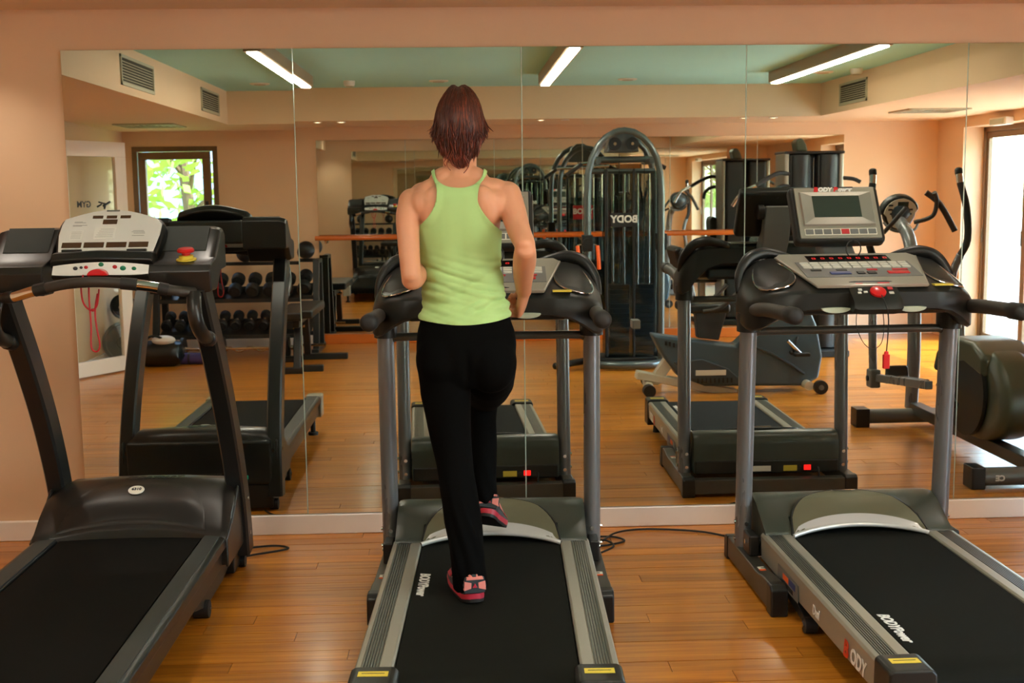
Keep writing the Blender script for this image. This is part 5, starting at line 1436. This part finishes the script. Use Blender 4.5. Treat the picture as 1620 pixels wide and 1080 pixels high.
PT.box('post', -1.53, -1.47, 6.21, 6.27, .04, .95, M['blackm']); PT.box('foot', -1.64, -1.30, 6.19, 6.29, 0, .045, M['blackm']); PT.box('foot', -1.55, -1.45, 6.05, 6.50, .0, .044, M['blackm'])
PT.tube('peg', [(-1.50, 6.21, .52), (-1.50, 6.06, .52)], .018, M['chrome'])

# ---- cable tower
TW = Kit('cable_tower', 'tall dark cable tower with arched tubes and two weight stacks before the opposite mirror', 'exercise machine', 3.12, 5.2)
def archpts(d, x0, x1, zt, zb=.05):
    xm = (x0 + x1) / 2; hw = (x1 - x0) / 2; pts = [(x0, d, zb), (x0, d, .6), (x0, d, 1.2), (x0, d, 1.5)]
    for k in range(1, 12):
        a = PI - PI * k / 12; pts.append((xm + hw * math.cos(a), d, 1.52 + (zt - 1.52) * math.sin(a) ** .85))
    return pts + [(x1, d, 1.5), (x1, d, 1.2), (x1, d, .6), (x1, d, zb)]
TW.tube('front_arch', archpts(4.93, 2.80, 3.44, 2.04), .028, M['towergrey'], n=14)
TW.tube('rear_arch', archpts(5.42, 2.86, 3.46, 2.02), .028, M['towergrey'], n=14)
for x in (2.80, 3.44): TW.tube('base_tube', [(x, 4.93, .05), (x + (.06 if x < 3 else .02), 5.42, .05)], .028, M['towergrey'], rnd=True)
base = [(2.80, 5.0, .045)] + [(3.12 + .32 * math.cos(PI + PI * k / 14), 4.95 + .16 * math.sin(PI + PI * k / 14), .045) for k in range(15)] + [(3.44, 5.0, .045)]
TW.tube('base_loop', base, .034, M['towergrey'], n=14)
TW.box('base_plate', 2.92, 3.42, 5.02, 5.40, .03, .075, M['iron'])
TW.side('pulley_block', [(2.98, 1.86), (3.02, 2.02), (3.08, 2.07), (3.17, 2.07), (3.23, 2.02), (3.27, 1.86)], 5.06, 5.26, M['towergrey'], bevel=.012)
for x in (3.05, 3.20):
    w_ = TW.tube('pulley_wheel', [(x, 5.00, 1.93), (x, 5.04, 1.93)], .055, M['black'], n=22); TW.tube('axle', [(x, 4.985, 1.93), (x, 5.05, 1.93)], .014, M['chrome'], w_)
TW.tube('top_brace', [(2.86, 5.17, 1.80), (3.40, 5.17, 1.80)], .028, M['towergrey']); TW.tube('top_brace', [(2.84, 5.17, 1.70), (3.42, 5.17, 1.70)], .022, M['towergrey'])
for x in (2.90, 3.36): TW.tube('link_tube', [(x, 4.93, 1.78), (x, 5.42, 1.78)], .024, M['towergrey'])
M['smoke'] = bpy.data.materials.new('smoked_acrylic'); M['smoke'].use_nodes = True
nt = M['smoke'].node_tree; nt.nodes.remove(nt.nodes['Principled BSDF'])
tr_ = nt.nodes.new('ShaderNodeBsdfTransparent'); tr_.inputs[0].default_value = (.60, .64, .62, 1)
gl_ = nt.nodes.new('ShaderNodeBsdfGlossy'); gl_.inputs['Roughness'].default_value = .06; mx_ = nt.nodes.new('ShaderNodeMixShader'); mx_.inputs[0].default_value = .08
nt.links.new(tr_.outputs[0], mx_.inputs[1]); nt.links.new(gl_.outputs[0], mx_.inputs[2]); nt.links.new(mx_.outputs[0], nt.nodes['Material Output'].inputs[0])
for x0, x1 in ((2.99, 3.22), (3.22, 3.43)): TW.side('shroud_panel', [(x0, .08), (x0, 1.70), (x1, 1.70), (x1, .08)], 5.055, 5.063, M['smoke'], bevel=0)
TW.box('shroud_frame', 2.97, 2.995, 5.05, 5.09, .08, 1.72, M['iron']); TW.box('shroud_frame', 3.425, 3.45, 5.05, 5.09, .08, 1.72, M['iron']); TW.box('shroud_frame', 3.212, 3.232, 5.05, 5.09, .08, 1.72, M['iron'])
TW.side('rear_shroud', [(2.98, .08), (2.98, 1.45), (3.44, 1.45), (3.44, .08)], 5.36, 5.368, M['smoke'], bevel=0)
pl_m = None
for xc in (3.105, 3.325):
    for k in range(15):
        z = .085 + k * .042
        if pl_m is None:
            o = TW.box('weight_plate', xc - .085, xc + .085, 5.12, 5.30, z, z + .038, M['bluegrey2'], bevel=.003); pl_m = (o, xc, z)
        else:
            o = pl_m[0].copy(); COL.objects.link(o); o.parent = TW.o; o.location = (xc - pl_m[1], 0, z - pl_m[2])
    for dx in (-.05, .05): TW.tube('guide_rod', [(xc + dx, 5.21, .08), (xc + dx, 5.21, 1.72)], .011, M['chrome'], n=10)
    TW.tube('cable', [(xc, 5.15, .72), (xc, 5.15, 1.90)], .004, M['black'], n=6)
lb = TW.tube('pulldown_bar', [(2.72, 5.55, 1.70), (2.82, 5.55, 1.775), (3.12, 5.55, 1.785), (3.42, 5.55, 1.80), (3.55, 5.55, 1.74)], .014, M['chrome'], sm=4)
for a, b_ in (((2.68, 5.55, 1.675), (2.82, 5.55, 1.775)), ((3.42, 5.55, 1.80), (3.58, 5.55, 1.73))): TW.tube('grip', [a, b_], .020, M['rubber'], lb)
for x, dd in ((2.80, 4.93), (3.45, 5.0)):
    br = TW.box('pulley_carriage', x - .045, x + .045, dd - .05, dd + .05, 1.02, 1.16, M['iron']); TW.tube('pulley_wheel', [(x, dd - .07, 1.09), (x, dd - .05, 1.09)], .045, M['black'], br, n=18)
for x in (2.71, 2.88):
    h = TW.tube('strap', [(x, 4.86, 1.07), (x + .008, 4.85, .97), (x + .014, 4.86, .87)], .016, M['orange'], sm=4, n=8); TW.tube('hook', [(2.80, 4.90, 1.09), (x, 4.86, 1.075)], .006, M['chrome'], h, n=6)
for xa, xb, dd, flip in ((2.93, 3.0, 5.385, 1), (3.0, 3.1, 5.05, 0)): pass
sg = TW.box('sign_panel', 3.02, 3.25, 5.044, 5.052, 1.22, 1.34, M['iron'], bevel=.002)
s2 = TW.box('sign_panel', 3.02, 3.25, 5.380, 5.388, 1.20, 1.36, M['redcord'], bevel=.002)
text('BODY', .085, M['white'], sg, Matrix.Translation(Vector(TW.p(3.135, 5.042, 1.285))) @ frame_mx((0, 0, 0), (-1, 0, 0), (0, 0, 1)), bold=.003)
text('BODY', .085, M['white'], s2, Matrix.Translation(Vector(TW.p(3.135, 5.390, 1.29))) @ frame_mx((0, 0, 0), (1, 0, 0), (0, 0, 1)), bold=.003)
ft = TW.tube('foot_tube', [(2.50, 4.72, .06), (2.82, 4.95, .075)], .030, M['blackm'], rnd=True); TW.tube('foot_wheel', [(2.80, 4.80, .10), (2.86, 4.80, .10)], .085, M['rubber'], ft, n=22)

# ---- recumbent bike
RB = Kit('recumbent_bike', 'blue-grey recumbent exercise bike with a cream seat rail and castor', 'exercise bike', 3.75, 3.65)
RB.side('body_shell', [(3.14, .46), (3.22, .30), (3.34, .14), (3.55, .055), (4.30, .045), (4.42, .10), (4.445, .27), (4.40, .50), (4.33, .66), (4.20, .74), (4.06, .70), (3.90, .48), (3.78, .365)], 3.55, 3.74, M['bluegrey'], bevel=.025, seg=3)
RB.side('side_cover', [(3.30, .25), (3.42, .12), (3.60, .065), (3.86, .065), (3.72, .19), (3.52, .27)], 3.525, 3.556, M['bluegrey2'], bevel=.012)
RB.tube('styling_line', [(3.80, 3.540, .375), (3.98, 3.538, .33), (4.15, 3.538, .24), (4.30, 3.540, .14)], .012, M['bluegrey2'], sm=5, n=8)
for k in range(9): RB.box('vent_slot', 3.48 + k * .032, 3.495 + k * .032, 3.518, 3.526, .085, .125, M['black'], bevel=.003)
for k in range(5): RB.box('vent_slot', 3.24 + k * .030, 3.256 + k * .030, 3.542, 3.552, .375 - k * .008, .41 - k * .008, M['black'], bevel=.003)
RB.box('label_strip', 3.47, 3.70, 3.519, 3.524, .145, .185, M['paper'], bevel=.001)
RB.prof('seat_rail', [(3.585, -.03), (3.585, .03), (3.70, .03), (3.70, -.03)], 3.02, 3.80, M['cream'], bevel=.008).rotation_euler = (0, .20, 0)
RB.o.children[-1].location = (-.08, 0, .455)
rc = RB.box('rail_cap', 3.0, 3.06, 3.58, 3.705, .50, .565, M['grey2'])
RB.side('rear_leg', [(3.30, .34), (3.38, .30), (3.20, .06), (3.12, .08)], 3.60, 3.69, M['cream'])
st = RB.tube('rear_stabilizer', [(3.10, 3.40, .055), (3.16, 3.90, .055)], .04, M['cream'], n=16)
for d in (3.40, 3.88): RB.tube('end_cap', [(3.10 + (d - 3.4) * .12, d - .03, .055), (3.10 + (d - 3.4) * .12, d + .05, .055)], .046, M['rubber'], st, n=16)
RB.tube('front_bar', [(4.32, 3.46, .06), (4.32, 3.86, .06)], .035, M['cream'], n=14)
for d in (3.44, 3.86):
    c = RB.tube('castor', [(4.40, d - .02, .052), (4.40, d + .025, .052)], .052, M['rubber'], n=22); RB.tube('castor_hub', [(4.40, d - .025, .052), (4.40, d + .03, .052)], .02, M['grey2'], c, n=14)
RB.prof('seat_pad', [(3.46, .62), (3.46, .69), (3.84, .69), (3.84, .62)], 3.36, 3.72, M['black'], bevel=.025, seg=3)
RB.side('seat_bracket', [(3.50, .42), (3.66, .40), (3.72, .62), (3.48, .62)], 3.60, 3.70, M['bluegrey2'])
RB.side('seat_back', [(3.40, .70), (3.47, .70), (3.38, 1.10), (3.34, 1.12), (3.29, 1.10)], 3.46, 3.84, M['black'], bevel=.025, seg=3)
RB.side('back_bracket', [(3.46, .60), (3.52, .60), (3.42, .86), (3.36, .86)], 3.61, 3.69, M['grey2'])
for d in (3.42, 3.88): RB.tube('seat_handle', [(3.50, d, .64), (3.62, d, .66), (3.70, d, .72), (3.78, d, .80)], .016, M['foam'], sm=4)
RB.tube('console_mast', [(4.20, 3.65, .66), (4.12, 3.65, .95), (4.02, 3.65, 1.12)], .035, M['grey2'], sm=4)
hd = RB.side('console_head', [(3.90, 1.08), (4.02, 1.02), (4.10, 1.24), (3.98, 1.28)], 3.50, 3.80, M['bluegrey2'], bevel=.015); RB.side('console_screen', [(3.905, 1.10), (3.915, 1.095), (3.985, 1.27), (3.978, 1.272)], 3.54, 3.76, M['screen'], hd, bevel=.002)
RB.tube('handlebar', [(3.86, 3.40, 1.00), (3.98, 3.46, .98), (4.06, 3.65, .96), (3.98, 3.84, .98), (3.86, 3.90, 1.00)], .016, M['foam'], sm=4)
for d, a in ((3.50, .10), (3.79, -.10)):
    c = RB.tube('crank', [(4.16, d, .40), (4.16 + a, d, .40 - abs(a) * 1.0)], .014, M['chrome'], n=10); RB.box('pedal', 4.10 + a, 4.22 + a, d - .06 if d < 3.6 else d, d if d < 3.6 else d + .06, .285, .31, M['rubber'], c)
RB.tube('adjust_lever', [(4.24, 3.53, .42), (4.20, 3.52, .32)], .010, M['black'], rnd=True); RB.ball('lever_knob', (4.20, 3.52, .31), .022, M['black'])

# ---- elliptical trainer
EL = Kit('elliptical_trainer', 'grey elliptical trainer with tall curved arms by the glass doors', 'exercise machine', 4.66, 1.7)
fl = []
for k in range(30):
    a = 2 * PI * k / 30; fl.append((1.18 + .44 * math.cos(a), .40 + .27 * math.sin(a)))
EL.prof('flywheel_shell', [(d, z if d > .9 else z - (.9 - d) * .2) for d, z in fl], 4.56, 4.80, M['olive'], bevel=.06, seg=4)
EL.prof('upper_cover', [(.95, .50), (.95, .62), (1.10, .69), (1.35, .69), (1.60, .58), (1.66, .44), (1.50, .50), (1.20, .55)], 4.53, 4.83, M['olive'], bevel=.03, seg=3)
for x in (4.545, 4.815): EL.tube('shell_disc', [(x - .012, 1.18, .40), (x + .012, 1.18, .40)], .25, M['grey'], n=36)
rs = EL.tube('rear_stabilizer', [(4.36, .58, .055), (4.98, .58, .055)], .048, M['grey2'], n=16)
for x in (4.33, 4.97): EL.box('end_cap', x - .02, x + .05, .52, .64, .0, .115, M['black'], rs)
text('CE', .040, M['white'], rs, Matrix.Translation(Vector(EL.p(4.46, .529, .055))) @ frame_mx((0, 0, 0), (-1, 0, 0), (0, 0, 1)), bold=.002)
fs = EL.tube('front_stabilizer', [(4.30, 2.22, .062), (4.98, 2.22, .062)], .048, M['grey2'], n=16)
for x in (4.27, 4.97): EL.box('end_cap', x - .02, x + .07, 2.16, 2.28, .0, .12, M['black'], fs)
EL.prof('main_beam', [(.56, .07), (.56, .14), (2.26, .14), (2.26, .07)], 4.63, 4.71, M['frame'])
EL.tube('mast', [(4.66, 2.30, .10), (4.66, 2.28, .50), (4.66, 2.32, .95), (4.67, 2.45, 1.20), (4.70, 2.70, 1.30)], .042, M['steel'], sm=5, n=16)
cn = G(); mxc = frame_mx(EL.p(4.72, 2.80, 1.37), (1, 0, 0), (0, .28, 1))
cn.prism([(.135 * math.cos(a) * (1 if math.sin(a) > 0 else .82), .125 * math.sin(a)) for a in [2 * PI * k / 28 for k in range(28)]], 'z', -.045, .03, mxc)
EC = cn.obj('console_head', M['grey'], EL.o, bevel=.02, seg=3)
# the face looks to the mirror side (+y), the round back to the room
fa = G().prism([(.115 * math.cos(a) * (1 if math.sin(a) > 0 else .82), .105 * math.sin(a)) for a in [2 * PI * k / 28 for k in range(28)]], 'z', -.052, -.044, mxc).obj('console_face', M['cream'], EC, bevel=.002)
G().box(-.028, .045, .045, .085, -.056, -.051, mxc).obj('console_screen', M['screen'], fa)
for x, y in ((-.075, .06), (-.075, .03), (-.06, 0), (.06, 0), (.065, .03), (-.04, -.03), (.03, -.03)): G().box(x - .015, x + .015, y - .006, y + .006, -.055, -.051, mxc).obj('console_key', M['black'], fa)
G().ball(tuple(mxc @ Vector((0, 0, .02))), (.10, .10, .09), 18, 10).obj('console_back', M['bluegrey2'], EC)
EL.tube('console_ring', [(4.60, 2.74, 1.30), (4.64, 2.70, 1.25), (4.72, 2.69, 1.235), (4.80, 2.70, 1.25), (4.84, 2.74, 1.30)], .009, M['grey2'], sm=4, n=8)
EL.tube('fixed_handle', [(4.60, 2.66, 1.26), (4.55, 2.58, 1.24), (4.58, 2.52, 1.30), (4.66, 2.50, 1.40)], .015, M['foam'], sm=5)
EL.tube('fixed_handle', [(4.78, 2.66, 1.30), (4.88, 2.60, 1.34), (4.90, 2.58, 1.44), (4.87, 2.55, 1.50)], .015, M['foam'], sm=5)
EL.tube('fixed_handle', [(4.84, 2.62, 1.50), (4.93, 2.60, 1.42), (5.03, 2.58, 1.24)], .020, M['foam'], sm=4)
for s, x, ln in ((-1, 4.36, 0), (1, 4.93, 0)):
    arm = EL.tube('swing_arm', [(x, 2.18, .32), (x, 2.22, .75), (x + .04 * -s, 2.26, .95), (x, 2.24, 1.10)], .026, M['steel'], sm=4, n=14)
    EL.tube('arm_grip', [(x, 2.24, 1.10), (x + .035 * s, 2.22, 1.20), (x + .03 * s, 2.24, 1.40), (x + .0 * s, 2.28, 1.56)], .023, M['rubber'], arm, sm=4, n=14)
    EL.tube('arm_tip', [(x, 2.28, 1.56), (x - .005 * s, 2.295, 1.625)], .022, M['chrome'], arm); EL.tube('arm_cap', [(x - .005 * s, 2.295, 1.62), (x - .005 * s, 2.30, 1.645)], .025, M['rubber'], arm, rnd=True)
    k_ = EL.box('arm_joint', x - .035, x + .035, 2.13, 2.22, .26, .38, M['grey2'], arm, bevel=.012)
    EL.tube('joint_bolt', [(x - .045, 2.175, .32), (x + .045, 2.175, .32)], .018, M['black'], arm)
    fb = EL.prof('foot_rail', [(2.15, .30), (2.15, .35), (1.30, .44), (1.30, .39)], x + s * -.02 - .022, x + s * -.02 + .022, M['steel'])
    ft = EL.prof('foot_pedal', [(2.06, .30), (2.06, .42), (2.03, .42), (2.0, .355), (1.66, .39), (1.66, .36)], x - s * .10 - .07, x - s * .10 + .07, M['black'], bevel=.012)
    EL.tube('crank_arm', [(x - s * .08, 1.30, .42), (x - s * .08, 1.18 + s * .10, .40 + s * .06)], .022, M['blackm'])

# ---- stack machine with a black and silver shroud
SM = Kit('stack_machine', 'tall weight-stack machine in a black and silver shroud by the end of the opposite mirror', 'exercise machine', 4.92, 5.6)
def halfpipe(x0, x1, d, dep, z0, z1, name, m_, par=None):
    pts = [((x0 + x1) / 2 - (x1 - x0) / 2 * math.cos(PI * k / 12), d - dep * math.sin(PI * k / 12)) for k in range(13)]
    return G().prism([(x - SM.x, -dd + SM.d) for x, dd in pts], 'z', z0, z1).obj(name, m_, par or SM.o)
for x0, x1 in ((4.70, 4.90), (4.955, 5.155)):
    SM.box('shroud', x0, x1, 5.50, 5.86, .06, 1.84, M['black'], bevel=.03, seg=3)
    halfpipe(x0 + .02, x1 - .02, 5.505, .05, .08, 1.83, 'shroud_front', M['blackm'])
SM.box('silver_edge', 4.655, 4.70, 5.50, 5.84, .06, 1.85, M['silver'], bevel=.018, seg=3); SM.box('silver_edge', 5.155, 5.20, 5.50, 5.84, .06, 1.85, M['silver'], bevel=.018, seg=3)
SM.box('rail_slot', 4.90, 4.955, 5.60, 5.80, .06, 1.86, M['iron'], bevel=.004)
for x in (4.915, 4.94): SM.tube('guide_rod', [(x, 5.57, .1), (x, 5.57, 1.8)], .008, M['chrome'], n=8)
SM.box('base', 4.62, 5.24, 5.35, 5.95, .0, .06, M['iron'], bevel=.01)
SM.box('top_cap', 4.655, 5.20, 5.48, 5.87, 1.84, 1.865, M['black'], bevel=.008)
SM.side('head_roll', [(4.80, 1.86), (4.90, 1.86), (4.88, 1.93), (4.85, 1.98), (4.81, 1.985), (4.78, 1.95)], 5.60, 5.78, M['olive'], bevel=.025, seg=3)
a1 = SM.tube('lever_arm', [(4.70, 5.52, 1.66), (4.60, 5.48, 1.67), (4.48, 5.45, 1.62), (4.38, 5.44, 1.56)], .020, M['rubber'], sm=5)
a2 = SM.tube('lever_arm', [(4.70, 5.52, 1.55), (4.62, 5.48, 1.55), (4.55, 5.45, 1.50), (4.53, 5.44, 1.42)], .020, M['rubber'], sm=5)
SM.tube('lever_tube', [(4.38, 5.44, 1.56), (4.26, 5.46, 1.50), (4.18, 5.50, 1.38)], .016, M['chrome'], sm=4)
SM.tube('lever_arm', [(5.20, 5.52, 1.62), (5.28, 5.48, 1.61), (5.34, 5.46, 1.58)], .018, M['rubber'], sm=4)
SM.box('seat_pad', 4.36, 4.66, 5.28, 5.64, .46, .54, M['black'], bevel=.025, seg=3); SM.box('seat_post', 4.47, 4.55, 5.42, 5.50, .05, .46, M['silver'], bevel=.01); SM.box('seat_foot', 4.40, 4.66, 5.36, 5.56, .0, .05, M['iron'], bevel=.01)
SM.side('back_pad', [(4.60, .62), (4.66, .62), (4.66, 1.20), (4.61, 1.22), (4.58, 1.18)], 5.32, 5.58, M['black'], bevel=.02, seg=3)
for k in range(8):
    SM.box('weight_plate', 4.905, 4.95, 5.585, 5.60, .12 + k * .06, .17 + k * .06, M['chrome'], bevel=.003)

# ---- cords on the floor
def cord(label, pts, r=.0045):
    P = smooth_path([(x, -d, z) for x, d, z in pts], 7)
    o = G().tube(P, r, 8).obj('power_cord', M['rubber']); return tag(o, label, 'cord', 'power cords')
cord('black power cord looping on the floor beside the black treadmill', [(.74, .40, .012), (.80, .33, .006), (.90, .28, .006), (.94, .24, .006), (.88, .20, .006), (.78, .22, .006), (.66, .30, .010)])
cord('black power cord coiled on the floor between the two grey treadmills', [(2.20, .34, .006), (2.32, .32, .006), (2.42, .26, .006), (2.38, .19, .006), (2.28, .20, .008), (2.30, .30, .012), (2.40, .14, .010), (2.55, .08, .006), (2.78, .14, .006), (2.92, .26, .006), (3.05, .36, .006)])
cord('short black cord end lying by the right foot of the middle treadmill', [(2.30, .42, .006), (2.36, .36, .015), (2.33, .28, .018), (2.25, .27, .008), (2.22, .38, .006)])
